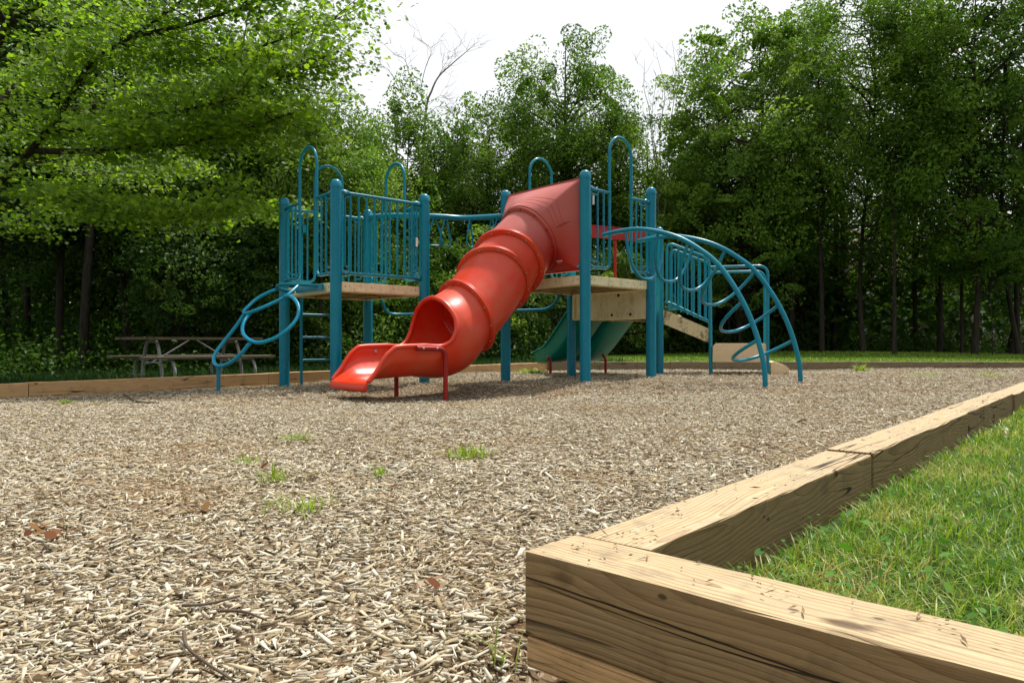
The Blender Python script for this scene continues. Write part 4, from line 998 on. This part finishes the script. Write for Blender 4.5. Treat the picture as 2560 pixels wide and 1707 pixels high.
def tree(name, label, px, Y, top, base, profile, nclu, nleaf, L, mat, cs=.55, aspect=.5, flat=.4, trunk=.11, shape='diamond', stems=1, cat='tree', group='trees of the wood', seed=0, up=.5, lean=0.0, hollow=.35, zbase=None, cover=None):
    """px: trunk pixel column; top/base: pixel rows of crown top and crown foot; profile: [(0 foot..1 top, half width m)]"""
    r = np.random.default_rng(seed + 1000); rr = random.Random(seed)
    if px > 1600 and Y < 27 and cat == 'tree': k_ = 1.2; Y *= k_; profile = [(a, b * k_) for a, b in profile]; cs *= k_; L *= 1.1
    X = (px - 1280) * Y / FPX; zg = float(land_z(X, Y)) - .05 if zbase is None else zbase
    zt = CAM_H + (853 - top) * Y / FPX - zg; zf = CAM_H + (853 - base) * Y / FPX - zg
    root = thing(name, label, cat, (X, Y, zg), group); trunk *= .8
    tb = MB(); tops = []
    for s in range(stems):
        a = np.array((rr.gauss(0, .12) * (stems > 1), rr.gauss(0, .12) * (stems > 1), -.3)); q = 2 * math.pi * s / max(stems, 1) + rr.random()
        sp = (.9 if stems > 1 else .18) * profile[len(profile) // 2][1] * .45
        b = np.array((math.cos(q) * sp + lean, math.sin(q) * sp, zt * (.93 if stems == 1 else rr.uniform(.75, .95))))
        k = 12; pts = []
        w1 = rr.gauss(0, .03) * zt; w2_ = rr.gauss(0, .02) * zt
        for i in range(k):
            u = i / (k - 1); pts.append(a + (b - a) * np.array((u ** 1.4, u ** 1.4, u)) + np.array((w1 * math.sin(math.pi * u) * .5, w2_ * math.sin(2 * math.pi * u), 0)))
        tr = trunk / (stems ** .5)
        tb.tube(pts, [tr * (1.25 if i == 0 else 1) * (1 - .88 * (i / (k - 1)) ** .9) for i in range(k)], 8, caps=False); tops.append(np.array(pts))
    pu = np.array([p[0] for p in profile]); pr = np.array([p[1] for p in profile])
    nclu = int(nclu * 1.35); cs *= .98; u = r.random(nclu * 3); wgt = np.interp(u, pu, pr) ** 1.5; u = u[r.random(len(u)) < wgt / wgt.max()][:nclu]; n = len(u)
    rad = np.interp(u, pu, pr) * (hollow + (1 - hollow) * r.random(n) ** .5) * r.uniform(.75, 1.08, n); az = r.uniform(0, 2 * np.pi, n)
    zc = zf + (zt - zf) * u
    stem = tops[0]
    C = []
    for i in range(n):
        st = tops[rr.randrange(len(tops))] if stems > 1 else stem
        zx = np.interp(zc[i], st[:, 2], st[:, 0]); zy = np.interp(zc[i], st[:, 2], st[:, 1])
        if stems > 1: zx *= .3; zy *= .3
        c_ = np.array((zx + rad[i] * math.cos(az[i]), zy + rad[i] * math.sin(az[i]), zc[i])); C.append(c_)
        za = max(.2 * zt, zc[i] - rad[i] * rr.uniform(.35, .8)); f = np.array((np.interp(za, st[:, 2], st[:, 0]), np.interp(za, st[:, 2], st[:, 1]), za))
        limb(tb, f, c_, max(.008, trunk * .10 + .010 * rad[i]), .006, .05, .05, 6, 5, rr)
    C = np.array(C)
    tm = obj('trunk', tb, 'bark'); tm.parent = root
    per = int(nleaf * 1.6) // n; sz = cs * r.uniform(.5, 1.5, n)
    idx = np.repeat(np.arange(n), per)
    L *= .80; g = r.normal(0, 1, (len(idx), 3)); gl = np.linalg.norm(g, axis=1)[:, None]; g = g / gl * np.minimum(gl, 1.35)
    out = C[idx] * np.array((1, 1, 0)) + (0, -.6, 0); ol = np.linalg.norm(out, axis=1)[:, None] + 1e-6; out = out / ol; out = out + r.normal(0, 1.0, (n, 3))[idx]
    fl = np.clip(flat * r.uniform(1.0, 2.4, n), .2, 1.1); st3 = r.uniform(.55, 1.25, (n, 3)); st3[:, 2] = fl
    P = C[idx] + g * sz[idx][:, None] * st3[idx]
    tl = r.normal(0, .35, (n, 2)); P[:, 2] += (g[:, 0] * tl[idx, 0] + g[:, 1] * tl[idx, 1]) * sz[idx] - .12 * ((g[:, :2] ** 2).sum(1)) * sz[idx]      # sprays tilt, and arch over at the rim
    V, F, k = leaves(P, L, aspect, up, out, .25, shape, r)
    tint = np.clip(.42 + .20 * r.normal(0, 1, n)[idx] + .17 * r.normal(0, 1, len(idx)), 0, 1)
    np_obj('crown', np_mesh('crown', V, F, [mat], np.repeat(tint, k)), root)
    return root
TALL = [(0, .35), (.15, .8), (.4, 1.0), (.7, .8), (.9, .45), (1, .12)]
def prof_(w, p=TALL): return [(a, b * w) for a, b in p]
ROUND = [(0, .5), (.2, .95), (.45, 1.0), (.7, .85), (.88, .55), (1, .15)]

# --- the trees against the sky in the middle
tree('leafy_tree', 'tallest mid green tree against the white sky, rising behind the red hood', 1404, 28, 48, 600, prof_(3.35, [(0, .5), (.15, .85), (.35, 1.0), (.55, .86), (.75, .62), (.9, .38), (1, .12)]), 150, 30000, .17, 'leaf_mid', .50, .45, .42, .17, seed=1, hollow=.3)
tree('leafy_tree', 'rounded mid green tree joined to the flank of the tallest tree, below the bare branches', 1205, 27, 225, 640, prof_(2.35, ROUND), 80, 17000, .16, 'leaf_mid', .46, .45, .45, .12, seed=2)
tree('leafy_tree', 'small glossy green tree with a pointed top under the bare dead branches', 1020, 25, 212, 690, prof_(1.75, [(0, .8), (.2, 1.0), (.45, .9), (.7, .62), (.88, .36), (1, .1)]), 70, 15000, .16, 'leaf_mid', .42, .5, .45, .10, seed=3)
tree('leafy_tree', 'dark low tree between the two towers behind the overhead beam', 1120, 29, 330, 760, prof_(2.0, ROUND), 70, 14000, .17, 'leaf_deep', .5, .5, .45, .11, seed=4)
tree('leafy_tree', 'dark leaning tree behind the tall teal arch of the red slide tower', 1560, 29, 300, 740, prof_(1.75, TALL), 62, 12000, .17, 'leaf_mid', .48, .45, .45, .10, seed=5)
tree('leafy_tree', 'pale yellowish green bushy tree behind the tower with the loop climber', 800, 19, 178, 640, prof_(1.75, [(0, .7), (.2, .95), (.45, 1.0), (.7, .7), (.88, .35), (1, .08)]), 95, 26000, .115, 'leaf_fresh', .36, .5, .5, .10, seed=6)
tree('leafy_tree', 'yellowish green tree beside the pointed glossy tree, partly behind the teal railing', 905, 23, 290, 720, prof_(1.35, ROUND), 60, 14000, .13, 'leaf_fresh', .38, .5, .5, .09, seed=7)
# --- bright and dark trees on the lawn side
tree('leafy_tree', 'bright yellow green maple with many stems beside the white sky gap', 1850, 21, 38, 640, prof_(2.45, [(0, .75), (.2, .95), (.45, 1.0), (.7, .85), (.88, .62), (1, .25)]), 170, 30000, .15, 'leaf_fresh', .46, .6, .22, .15, stems=4, seed=8)
tree('leafy_tree', 'shorter light green tree at the foot of the thin bare stalks', 1708, 23, 300, 760, prof_(1.5, TALL), 60, 13000, .15, 'leaf_fresh', .42, .55, .4, .09, seed=9)
tree('leafy_tree', 'tall tree with hanging narrow leaves and a straight dark trunk over the lawn', 2160, 20, -90, 640, prof_(2.5, [(0, .45), (.2, .8), (.45, 1.0), (.75, .95), (.92, .6), (1, .2)]), 100, 19000, .18, 'leaf_mid', .46, .28, .5, .11, seed=10, up=.45)
tree('leafy_tree', 'tall glossy tree between the bright maple and the narrow leaved tree', 2010, 23, 0, 600, prof_(2.1, TALL), 80, 15000, .17, 'leaf_mid', .46, .33, .5, .11, seed=11, up=.5)
tree('leafy_tree', 'slim tree with thin foliage and a bare straight stem in front of pale sky', 2236, 18.5, -60, 560, prof_(1.1, TALL), 46, 7500, .15, 'leaf_mid', .38, .4, .45, .085, seed=12)
tree('leafy_tree', 'dark broad tree with layered boughs above the house window', 2435, 18.5, -160, 660, prof_(2.4, ROUND), 100, 18000, .16, 'leaf_mid', .46, .55, .3, .12, seed=13)
tree('leafy_tree', 'very dark tree with two thick trunks at the picture edge over the lawn', 2545, 19.5, -220, 700, prof_(2.2, ROUND), 80, 13000, .17, 'leaf_deep', .48, .5, .35, .15, stems=2, seed=14)
tree('leafy_tree', 'dark tree filling the gap under the bright maple behind the arched climber', 1790, 25, 330, 800, prof_(2.1, ROUND), 80, 15000, .17, 'leaf_deep', .5, .5, .4, .13, seed=15)
tree('leafy_tree', 'dark tree with drooping boughs in the wood above the teal grab rails', 1985, 24.5, 330, 800, prof_(2.1, ROUND), 60, 9000, .17, 'leaf_mid', .46, .45, .4, .11, seed=16)
tree('leafy_tree', 'dark shaded tree in front of the brown house roof', 2300, 23, 260, 740, prof_(2.0, ROUND), 60, 9000, .17, 'leaf_mid', .46, .5, .38, .11, seed=17)
# --- second row behind
for i, (px, Y, top, w, lab) in enumerate([(1690, 31, 420, 2.4, 'deep green tree far back behind the tall teal arch'), (1900, 31, 150, 2.8, 'far tree showing through the stems of the bright maple'), (2090, 29, 70, 2.4, 'far tall tree behind the narrow leaved tree'),
                                         (2360, 28, 20, 2.8, 'far dark tree behind the layered boughs'), (2520, 27, -40, 2.6, 'far dark tree behind the two thick trunks')]):
    tree('leafy_tree', lab, px, Y, top, 760, prof_(w, ROUND), 60, 5000, .19, 'leaf_deep', .55, .5, .42, .16, seed=30 + i)
# --- dark wood on the picnic table side
for i, (px, Y, top, base, w, m, lab) in enumerate([(-60, 17, -150, 640, 2.6, 'leaf_deep', 'dark tree at the picture edge under the big maple'), (152, 18, -120, 600, 2.4, 'leaf_deep', 'dark tree with an upright trunk under the maple boughs'),
        (330, 19.5, -60, 640, 2.5, 'leaf_deep', 'dark tree standing behind the end of the picnic table'), (470, 18.5, 120, 690, 1.9, 'leaf_mid', 'half lit tree above the middle of the picnic table'),
        (625, 20.5, 90, 680, 2.0, 'leaf_mid', 'leafy tree with a leaning pale trunk behind the loop climber'), (235, 23, -50, 700, 2.9, 'leaf_deep', 'shadowy tree deep in the wood beyond the picnic table'),
        (560, 25, 100, 720, 2.7, 'leaf_deep', 'shadowy tree deep in the wood behind the half lit tree'), (40, 24, -80, 720, 3.0, 'leaf_deep', 'shadowy tree deep in the wood near the picture edge'), (720, 25.5, 250, 760, 2.3, 'leaf_deep', 'dark tree behind the pale bushy tree')]):
    tree('leafy_tree', lab, px, Y, top, base, prof_(w, ROUND), 100, 18000, .16, m, .5, .55, .35, .14, seed=50 + i)
# lit saplings at the wood edge
for i, (px, Y, top, base, w, m, lab) in enumerate([(425, 16.5, 520, 800, 1.0, 'leaf_deep', 'sapling with open green sprays above the picnic table top'), (600, 17.5, 545, 800, .8, 'leaf_deep', 'sapling behind the teal loops'),
        (1020, 21, 620, 850, 1.2, 'leaf_mid', 'bush seen under the overhead beam between the towers'), (1185, 22, 560, 850, 1.3, 'leaf_fresh', 'light green bush behind the red tube'),
        (1385, 22, 590, 850, 1.3, 'leaf_deep', 'dark bush under the red slide tower'), (1560, 23, 590, 850, 1.3, 'leaf_mid', 'bush behind the green slide'), (890, 20, 610, 850, 1.2, 'leaf_mid', 'bush behind the teal railing and ladder'),
        (1850, 24, 560, 760, 1.7, 'leaf_mid', 'low sprays of leaves over the stair hand rails'), (2480, 22, 560, 700, 1.2, 'leaf_mid', 'hanging spray of green leaves over the house window')]):
    tree('sapling', lab, px, Y, top, base, prof_(w * 1.3, [(0, .5), (.15, 1.0), (.5, .85), (.75, .5), (1, .1)]), 34, 4200, .12, m, .36, .6, .2, .03, cat='sapling', group='saplings and bushes at the wood edge', seed=80 + i)

# slim bare trunks standing in the shade of the wood
TR_ = MB(); a = np.array((0, 0, -.3)); TR_.tube([(0, 0, -.3), (.04, .02, 2), (-.05, 0, 4.5), (.03, .05, 7), (0, 0, 9)], [.10, .085, .075, .06, .03], 8, caps=False)
for k in range(7): z = 3.2 + k * .8; q = k * 2.4; limb(TR_, (0, 0, z), (math.cos(q) * 1.3, math.sin(q) * 1.3, z + .9), .03, .006, 0, .08)
tw0 = thing('bare_trunk', 'x', 'tree'); tpart = obj('trunk', TR_, 'bark'); tpart.parent = tw0
tl_ = [(70, 21, 1.0), (205, 17, 1.1), (405, 20, .9), (440, 22, 1.4), (520, 20, .7), (690, 23, .9), (760, 26, .8), (1010, 27, .8), (1060, 30, 1.0), (1690, 25, 1.3), (1975, 21.5, 1.2), (2055, 20, .9), (2085, 23, 1.0), (2120, 25, .7), (2350, 21, .9), (2290, 24, 1.0), (2405, 20, .6), (1740, 28, .9), (1620, 28, 1.0), (300, 27, 1.2)]
for i, (px, Y, s) in enumerate(tl_):
    o = tw0 if i == 0 else tw0.copy(); Y = Y * 1.2 if px > 1600 else Y; X = (px - 1280) * Y / FPX
    if i: link(o); p = tpart.copy(); link(p); p.parent = o
    o.location = (X, Y, float(land_z(X, Y))); o.rotation_euler = (random.gauss(0, .025), random.gauss(0, .025), random.random() * 6.28); o.scale = (s, s, 1.0 + .1 * random.random())
    tag(o, 'slim dark trunk standing among others in the shaded wood', 'tree', 'slim dark trunks in the shaded wood')

# dead tree with bare branches, and the thin bare stalks
def dead(name, label, polys, r0, tw, seed, base):
    rr = random.Random(seed); mb = MB(); X, Y, z = base
    root = thing(name, label, 'tree', base, 'bare trees'); o = np.array(base)
    for pl, ra_, rb_ in polys:
        P = np.array([np.array(at(*q)) for q in pl]) - o; sp = spline(P, 6); mb.tube(sp, list(np.linspace(ra_ * .55, rb_ * .7, len(sp))), 6, caps=False)
        for k in range(tw):
            i = rr.randrange(len(sp) // 3, len(sp) - 1); dr = sp[min(i + 1, len(sp) - 1)] - sp[i - 1]; dr /= np.linalg.norm(dr) + 1e-9
            e = sp[i] + (dr * rr.uniform(.3, .9) + np.array((rr.gauss(0, .5), rr.gauss(0, .5), rr.uniform(-.1, .5)))) * rr.uniform(.35, 1.1)
            tp = limb(mb, sp[i], e, max(.005, rb_ * .8), .003, 0, .08, 5, 4, rr)
            for _ in range(2):
                j = rr.randrange(1, 4); limb(mb, tp[j], tp[j] + (e - sp[i]) * .5 + np.array((rr.gauss(0, .2), rr.gauss(0, .2), rr.gauss(.05, .15))), .006, .003, 0, .08, 4, 4, rr)
    q = obj('branches', mb, 'dead_wood'); q.parent = root; return root
YD = 29
zd = float(land_z((1050 - 1280) * YD / FPX, YD))
dead('dead_tree', 'dead tree with bare forked branches against the white sky', [([(1050, 860, YD), (1055, 500, YD), (1064, 285, YD), (1080, 225, YD), (1098, 190, YD + .2), (1130, 160, YD + .3), (1165, 130, YD + .4), (1190, 108, YD + .5)], .12, .008),
    ([(1066, 270, YD), (1052, 235, YD - .3), (1062, 175, YD - .5), (1078, 130, YD - .6), (1070, 112, YD - .7)], .04, .008), ([(1052, 240, YD), (1028, 200, YD - .3), (1012, 150, YD - .2), (985, 135, YD), (960, 110, YD), (948, 100, YD)], .03, .006),
    ([(1045, 300, YD + .2), (1000, 225, YD + .4), (975, 180, YD + .5), (950, 165, YD + .6), (915, 172, YD + .7)], .035, .006), ([(1088, 205, YD), (1110, 165, YD + .8), (1122, 145, YD + 1)], .025, .006), ([(1072, 262, YD), (1100, 240, YD + .3), (1125, 250, YD + .5)], .02, .005),
    ([(1068, 285, YD), (1100, 265, YD - .5), (1130, 285, YD - .7)], .02, .005)], .1, 9, 5, ((1050 - 1280) * YD / FPX, YD, zd))
YE = 26
zd = float(land_z((1660 - 1280) * YE / FPX, YE))
dead('dead_tree', 'cluster of thin upright bare stalks beside the bright maple', [([(1655, 860, YE), (1645, 500, YE), (1632, 360, YE), (1622, 270, YE), (1610, 220, YE), (1612, 150, YE)], .05, .006), ([(1652, 500, YE + .3), (1650, 330, YE + .3), (1662, 230, YE + .3), (1640, 130, YE + .3)], .04, .006),
    ([(1660, 560, YE - .3), (1672, 350, YE - .3), (1690, 200, YE - .3), (1680, 100, YE - .3)], .04, .006), ([(1645, 420, YE + .5), (1630, 300, YE + .5), (1640, 200, YE + .5)], .03, .005), ([(1668, 400, YE), (1690, 260, YE), (1700, 90, YE)], .03, .005)], .05, 7, 6, ((1660 - 1280) * YE / FPX, YE, zd))

# ------------------------------------------------------------------ the big maple whose boughs hang into the picture
MX, MY = -8.7, 11.6; mz = float(land_z(MX, MY))
MAP = thing('maple_tree', 'big maple with bright layered leaves reaching over from the picnic table side', 'tree', (MX, MY, mz))
mb = MB(); o = np.array((MX, MY, mz)); rr = random.Random(11)
mb.tube([np.array(p) - o for p in [(MX, MY, mz - .3), (MX + .05, MY, 1.0), (MX + .1, MY - .05, 2.2), (MX + .05, MY, 4.2), (MX - .1, MY + .1, 6.5), (MX, MY, 9.0)]], [.26, .21, .19, .15, .10, .03], 12, caps=False)
boughs = [([(-95, 600, 11.6), (-20, 480, 11.3), (55, 400, 11.0), (110, 335, 10.8), (150, 285, 10.6), (200, 200, 10.4), (232, 150, 10.2), (330, 92, 9.8), (430, 20, 9.4), (520, -60, 9.0)], .062, .012),
    ([(112, 332, 10.8), (230, 318, 10.4), (330, 292, 10.0), (430, 280, 9.7), (520, 262, 9.4), (640, 225, 9.6), (730, 180, 9.6), (800, 150, 9.7)], .035, .006),
    ([(75, 376, 11.0), (190, 378, 10.6), (330, 366, 10.2), (460, 360, 9.9), (560, 335, 9.6), (650, 312, 9.4), (720, 285, 9.2)], .05, .006),
    ([(-20, 480, 11.2), (55, 479, 10.9), (150, 492, 10.5), (240, 512, 10.2), (330, 530, 10.0), (430, 540, 9.8), (520, 525, 9.7), (600, 508, 9.6)], .04, .005),
    ([(200, 215, 10.6), (250, 140, 10.7), (380, 143, 10.5), (500, 150, 10.3), (640, 120, 10.2), (740, 85, 10.3), (860, 40, 10.6)], .035, .006),
    ([(-100, 300, 11.6), (20, 70, 11.0), (100, 10, 10.5), (200, -80, 10.0)], .07, .03), ([(-90, 420, 11.7), (0, 250, 12.4), (120, 160, 13.0), (300, 60, 13.4)], .06, .01),
    ([(150, 285, 10.6), (300, 250, 11.3), (460, 220, 11.8), (620, 170, 12.2), (740, 100, 12.4)], .045, .006), ([(-90, 560, 11.5), (40, 560, 12.0), (180, 450, 12.6), (330, 430, 13.0), (480, 430, 13.2)], .05, .006),
    ([(20, 70, 11), (-60, -60, 10.4), (-200, -150, 10)], .05, .01), ([(330, 92, 9.8), (470, 60, 9.4), (600, 20, 9.3), (690, -20, 9.4)], .03, .006),
    ([(-100, 500, 11.6), (-260, 380, 11.0), (-420, 330, 10.5)], .07, .01)]
Cc = []
for pl, ra_, rb_ in boughs:
    sp = spline([np.array(at(*q)) - o for q in pl], 7); mb.tube(sp, list(np.linspace(ra_, rb_, len(sp))), 8, caps=False)
    m = len(sp)
    for k in range(int(m * .95)):
        i = min(m - 2, int(m * (.16 + .84 * rr.random()))); dr = sp[i + 1] - sp[i]; dr /= np.linalg.norm(dr)
        sd = np.cross(dr, (0, 0, 1.0)); e = sp[i] + dr * rr.uniform(.1, .6) + sd * rr.gauss(0, .55) + np.array((0, 0, rr.gauss(.06, .14)))
        limb(mb, sp[i], e, .010, .004, .02, .05, 5, 4, rr); Cc.append(e); Cc.append(sp[i] * .45 + e * .55)
tm = obj('trunk', mb, 'bark'); tm.parent = MAP
C = np.array(Cc); n = len(C); per = 46; idx = np.repeat(np.arange(n), per)
g = rng.normal(0, 1, (n * per, 3)) * np.array((1, 1, 1)); gl = np.linalg.norm(g, axis=1)[:, None]; g = g / gl * np.minimum(gl, 1.8)
sz = rng.uniform(.20, .42, n); P = C[idx] + g * sz[idx][:, None] * np.array((1, 1, .16)); P[:, 2] -= .10 * (g[:, :2] ** 2).sum(1) * sz[idx]
V, F, k = leaves(P, .080, .9, 1.0, np.tile((.9, -1.5, 0), (n * per, 1)), .3, 'maple')
tint = np.clip(.42 + .14 * rng.normal(0, 1, n)[idx] + .16 * rng.normal(0, 1, n * per), 0, 1)
np_obj('crown', np_mesh('crown', V, F, ['leaf_maple'], np.repeat(tint, k)), MAP)

# ------------------------------------------------------------------ far wood and undergrowth that read as one mass
def mass(name, n, fx, L, mat, aspect=.6, up=.6):
    P = fx(n); V, F, k = leaves(P, L, aspect, up)
    np_obj(name, np_mesh(name, V, F, [mat], np.repeat(np.clip(.4 + .2 * rng.normal(0, 1, len(P)), 0, 1), k)), kind='stuff')
def far_wood(n):
    ncl = 520; a = rng.uniform(-1, 1, ncl); Y = rng.uniform(33, 46, ncl); X = a * Y * .85; hgt = np.where(X > -9, 6.0, 11.0) * rng.random(ncl) ** .8
    C = np.stack([X, Y, land_z(X, Y) + hgt], -1); i = rng.integers(0, ncl, n); return C[i] + rng.normal(0, 1, (n, 3)) * np.array((1.3, 1.0, .8))
def ring_screen(n):
    """unseen leaf mass added round the sides and behind the camera to block sky light"""
    ncl = 560; q = rng.uniform(R(150), R(390), ncl); rad = rng.uniform(12, 20, ncl); X = rad * np.cos(q); Y = rad * np.sin(q) + 2
    X = np.where(X > 0, X * 1.25 + 2, X * 1.15 - 1.5); C = np.stack([X, Y, land_z(X, Y) + .3 + 15 * rng.random(ncl) ** .9], -1)
    k = (np.abs(X) > Y * .80 + 2.0); C = C[k]
    i = rng.integers(0, len(C), n); return C[i] + rng.normal(0, 1, (n, 3)) * np.array((1.1, 1.1, .7))
def low_wood(n):
    ncl = 420; X = rng.uniform(-34, 36, ncl); Y = rng.uniform(27, 33, ncl); C = np.stack([X, Y, land_z(X, Y) + 3.6 * rng.random(ncl)], -1)
    hs = (X > 13) & (C[:, 2] < 6); C[hs, 1] += 0; C = C[~(hs & (rng.random(ncl) < .62))]; i = rng.integers(0, len(C), n); return C[i] + rng.normal(0, 1, (n, 3)) * np.array((1.0, .7, .5))
def under(n):
    ncl = 420; X = rng.uniform(-22, 24, ncl); Y = np.where(X < -1, 15.5 + (X + 5).clip(-4, 9) * .75, np.where(X < 2.5, 20, 25.5)) + rng.uniform(0, 7, ncl)
    C = np.stack([X, Y, land_z(X, Y) + .05 + .55 * rng.random(ncl) ** 1.8], -1); i = rng.integers(0, ncl, n); P = C[i] + rng.normal(0, 1, (n, 3)) * np.array((.5, .5, .22))
    P[:, 2] = np.maximum(P[:, 2], land_z(P[:, 0], P[:, 1]) + .02); return P
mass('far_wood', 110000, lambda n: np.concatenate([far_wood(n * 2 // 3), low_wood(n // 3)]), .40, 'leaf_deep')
mass('surrounding_wood', 34000, ring_screen, .42, 'leaf_deep')  # unseen leaves, added to cut sky light from behind the camera
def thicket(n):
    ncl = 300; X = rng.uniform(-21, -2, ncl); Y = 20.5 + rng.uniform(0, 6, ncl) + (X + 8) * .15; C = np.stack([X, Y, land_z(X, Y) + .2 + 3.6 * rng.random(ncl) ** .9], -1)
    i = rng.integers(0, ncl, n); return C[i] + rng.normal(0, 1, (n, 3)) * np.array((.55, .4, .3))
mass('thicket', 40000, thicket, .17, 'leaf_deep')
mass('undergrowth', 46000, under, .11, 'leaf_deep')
x = rng.uniform(-9.5, 2.5, 26000); y = rng.uniform(8, 18, 26000); k = (~inside(x, y)) & (seg_d(x, y, BED[0], BED[1]) > .16) & (y > 8); x, y = x[k], y[k]
V, F, T = blades(x, y, land_z(x, y) - .01, .06, .26, .011, .55, np.clip(rng.normal(.10, .12, len(x)), 0, .6)); np_obj('rough_grass', np_mesh('rough_grass', V, F, ['shaded_blade'], T, smooth=True), kind='stuff')

# ------------------------------------------------------------------ house glimpsed through the trees
t = NT('siding'); c = obj_coords(t, False); s = t.n('ShaderNodeSeparateXYZ', None, Vector=c); w = t.math('FRACT', t.math('MULTIPLY', (s, 2), 6.0))
t.bsdf(Base_Color=t.mix(t.math('LESS_THAN', w, .1), (0.36, 0.30, 0.20), (0.22, 0.18, 0.12)), Roughness=.7, Normal=t.bump(w, .5, .02)); M['siding'] = t.m
t = NT('shingle'); c = obj_coords(t, False); b = t.n('ShaderNodeTexBrick', None, Vector=c, Scale=3.0, Color1=(.16, .10, .085, 1), Color2=(.24, .16, .14, 1), Mortar=(.06, .04, .04, 1)); t.bsdf(Base_Color=b, Roughness=.9); M['shingle'] = t.m
paint('window_white', (.6, .61, .65), (.6, .6, .62), .5, .3); 
t = NT('window_glass'); t.bsdf(Base_Color=(.012, .014, .016), Roughness=.06, Specular_IOR_Level=.6); M['window_glass'] = t.m
def house(label, X0, X1, Yf, zb, ze, zr, wins, dep=7.0):
    h = thing('house', label, 'house', ((X0 + X1) / 2, Yf, zb)); 
    mb = MB(); mb.box(((X0 + X1) / 2, Yf + dep / 2, (zb + ze) / 2), (X1 - X0, dep, ze - zb)); obj('wall', mb, 'siding', h)
    mb = MB(); e = .4; vs = [(X0 - e, Yf - e, ze - .15), (X1 + e, Yf - e, ze - .15), (X1 + e, Yf + dep / 2, zr), (X0 - e, Yf + dep / 2, zr), (X1 + e, Yf + dep + e, ze - .15), (X0 - e, Yf + dep + e, ze - .15)]
    v2 = [(a, b, c_ + .14) for a, b, c_ in vs]; mb.add(vs + v2, [(0, 1, 2, 3), (3, 2, 4, 5), (6, 9, 8, 7), (9, 11, 10, 8), (0, 6, 7, 1), (5, 4, 10, 11), (1, 7, 8, 2), (2, 8, 10, 4), (0, 3, 9, 6), (3, 5, 11, 9)]); obj('roof', mb, 'shingle', h)
    for x0, x1, z0, z1 in wins:
        mb = MB(); 
        for q in (x0, x1): mb.box((q, Yf - .03, (z0 + z1) / 2), (.11, .10, z1 - z0 + .1))
        for q in (z0, z1): mb.box(((x0 + x1) / 2, Yf - .035, q), (x1 - x0 - .11, .09, .11))
        mb.box(((x0 + x1) / 2, Yf - .03, (z0 + z1) / 2), (.05, .06, z1 - z0 - .11)); fr_ = obj('window', mb, 'window_white', h)
        mb = MB(); mb.box(((x0 + x1) / 2, Yf - .01, (z0 + z1) / 2), (x1 - x0, .03, z1 - z0)); obj('pane', mb, 'window_glass', fr_)
    return h
house('beige house with brown roof and white framed windows glimpsed through trees beyond the lawn', 14.5, 28.0, 35.0, -.2, 3.6, 6.3, [(22.6, 24.4, 1.0, 2.6), (18.3, 19.5, .8, 2.0), (25.6, 27, 1.0, 2.6)])

# ------------------------------------------------------------------ light, sky, camera
sun_dir = Vector((math.sin(R(36)) * math.cos(R(66)), math.cos(R(36)) * math.cos(R(66)), math.sin(R(66))))
w = bpy.data.worlds.new('World'); SC.world = w; w.use_nodes = True; nt = w.node_tree; nt.nodes.clear()
out = nt.nodes.new('ShaderNodeOutputWorld'); bg = nt.nodes.new('ShaderNodeBackground'); sky = nt.nodes.new('ShaderNodeTexSky'); sky.sky_type = 'NISHITA'; sky.sun_disc = False
sky.sun_elevation = R(66); sky.sun_rotation = R(36)
mx = nt.nodes.new('ShaderNodeMix'); mx.data_type = 'RGBA'
tc = nt.nodes.new('ShaderNodeTexCoord'); no = nt.nodes.new('ShaderNodeTexNoise'); no.inputs['Scale'].default_value = 2.2; no.inputs['Detail'].default_value = 5
mr = nt.nodes.new('ShaderNodeMapRange'); mr.inputs['From Min'].default_value = .35; mr.inputs['From Max'].default_value = .6; mr.inputs['To Min'].default_value = .86; mr.inputs['To Max'].default_value = .98
nt.links.new(tc.outputs['Generated'], no.inputs['Vector']); nt.links.new(no.outputs[0], mr.inputs['Value']); nt.links.new(mr.outputs[0], mx.inputs[0])
nt.links.new(sky.outputs[0], mx.inputs[6]); mx.inputs[7].default_value = (9.6, 9.75, 9.9, 1)     # thin bright cloud over the whole sky
nt.links.new(mx.outputs[2], bg.inputs[0]); bg.inputs[1].default_value = .085; nt.links.new(bg.outputs[0], out.inputs[0])
sl = bpy.data.lights.new('sun', 'SUN'); sl.energy = 4.6; sl.angle = R(4); sl.color = (1, .96, .89)
so = link(bpy.data.objects.new('sun', sl)); so.rotation_euler = sun_dir.to_track_quat('Z', 'Y').to_euler(); so.location = (0, 0, 30)
cam = bpy.data.cameras.new('camera'); cam.sensor_width = 36; cam.lens = FPX / 2560 * 36; cam.clip_end = 1000; cam.clip_start = .02
co = link(bpy.data.objects.new('camera', cam)); co.location = (0, 0, CAM_H); co.rotation_euler = (R(90), 0, 0); SC.camera = co
SC.view_settings.view_transform = 'Standard'; SC.view_settings.look = 'None'; SC.view_settings.exposure = 0.42; SC.view_settings.gamma = 1
SC.cycles.max_bounces = 10; SC.cycles.diffuse_bounces = 5; SC.cycles.glossy_bounces = 3; SC.cycles.transmission_bounces = 6
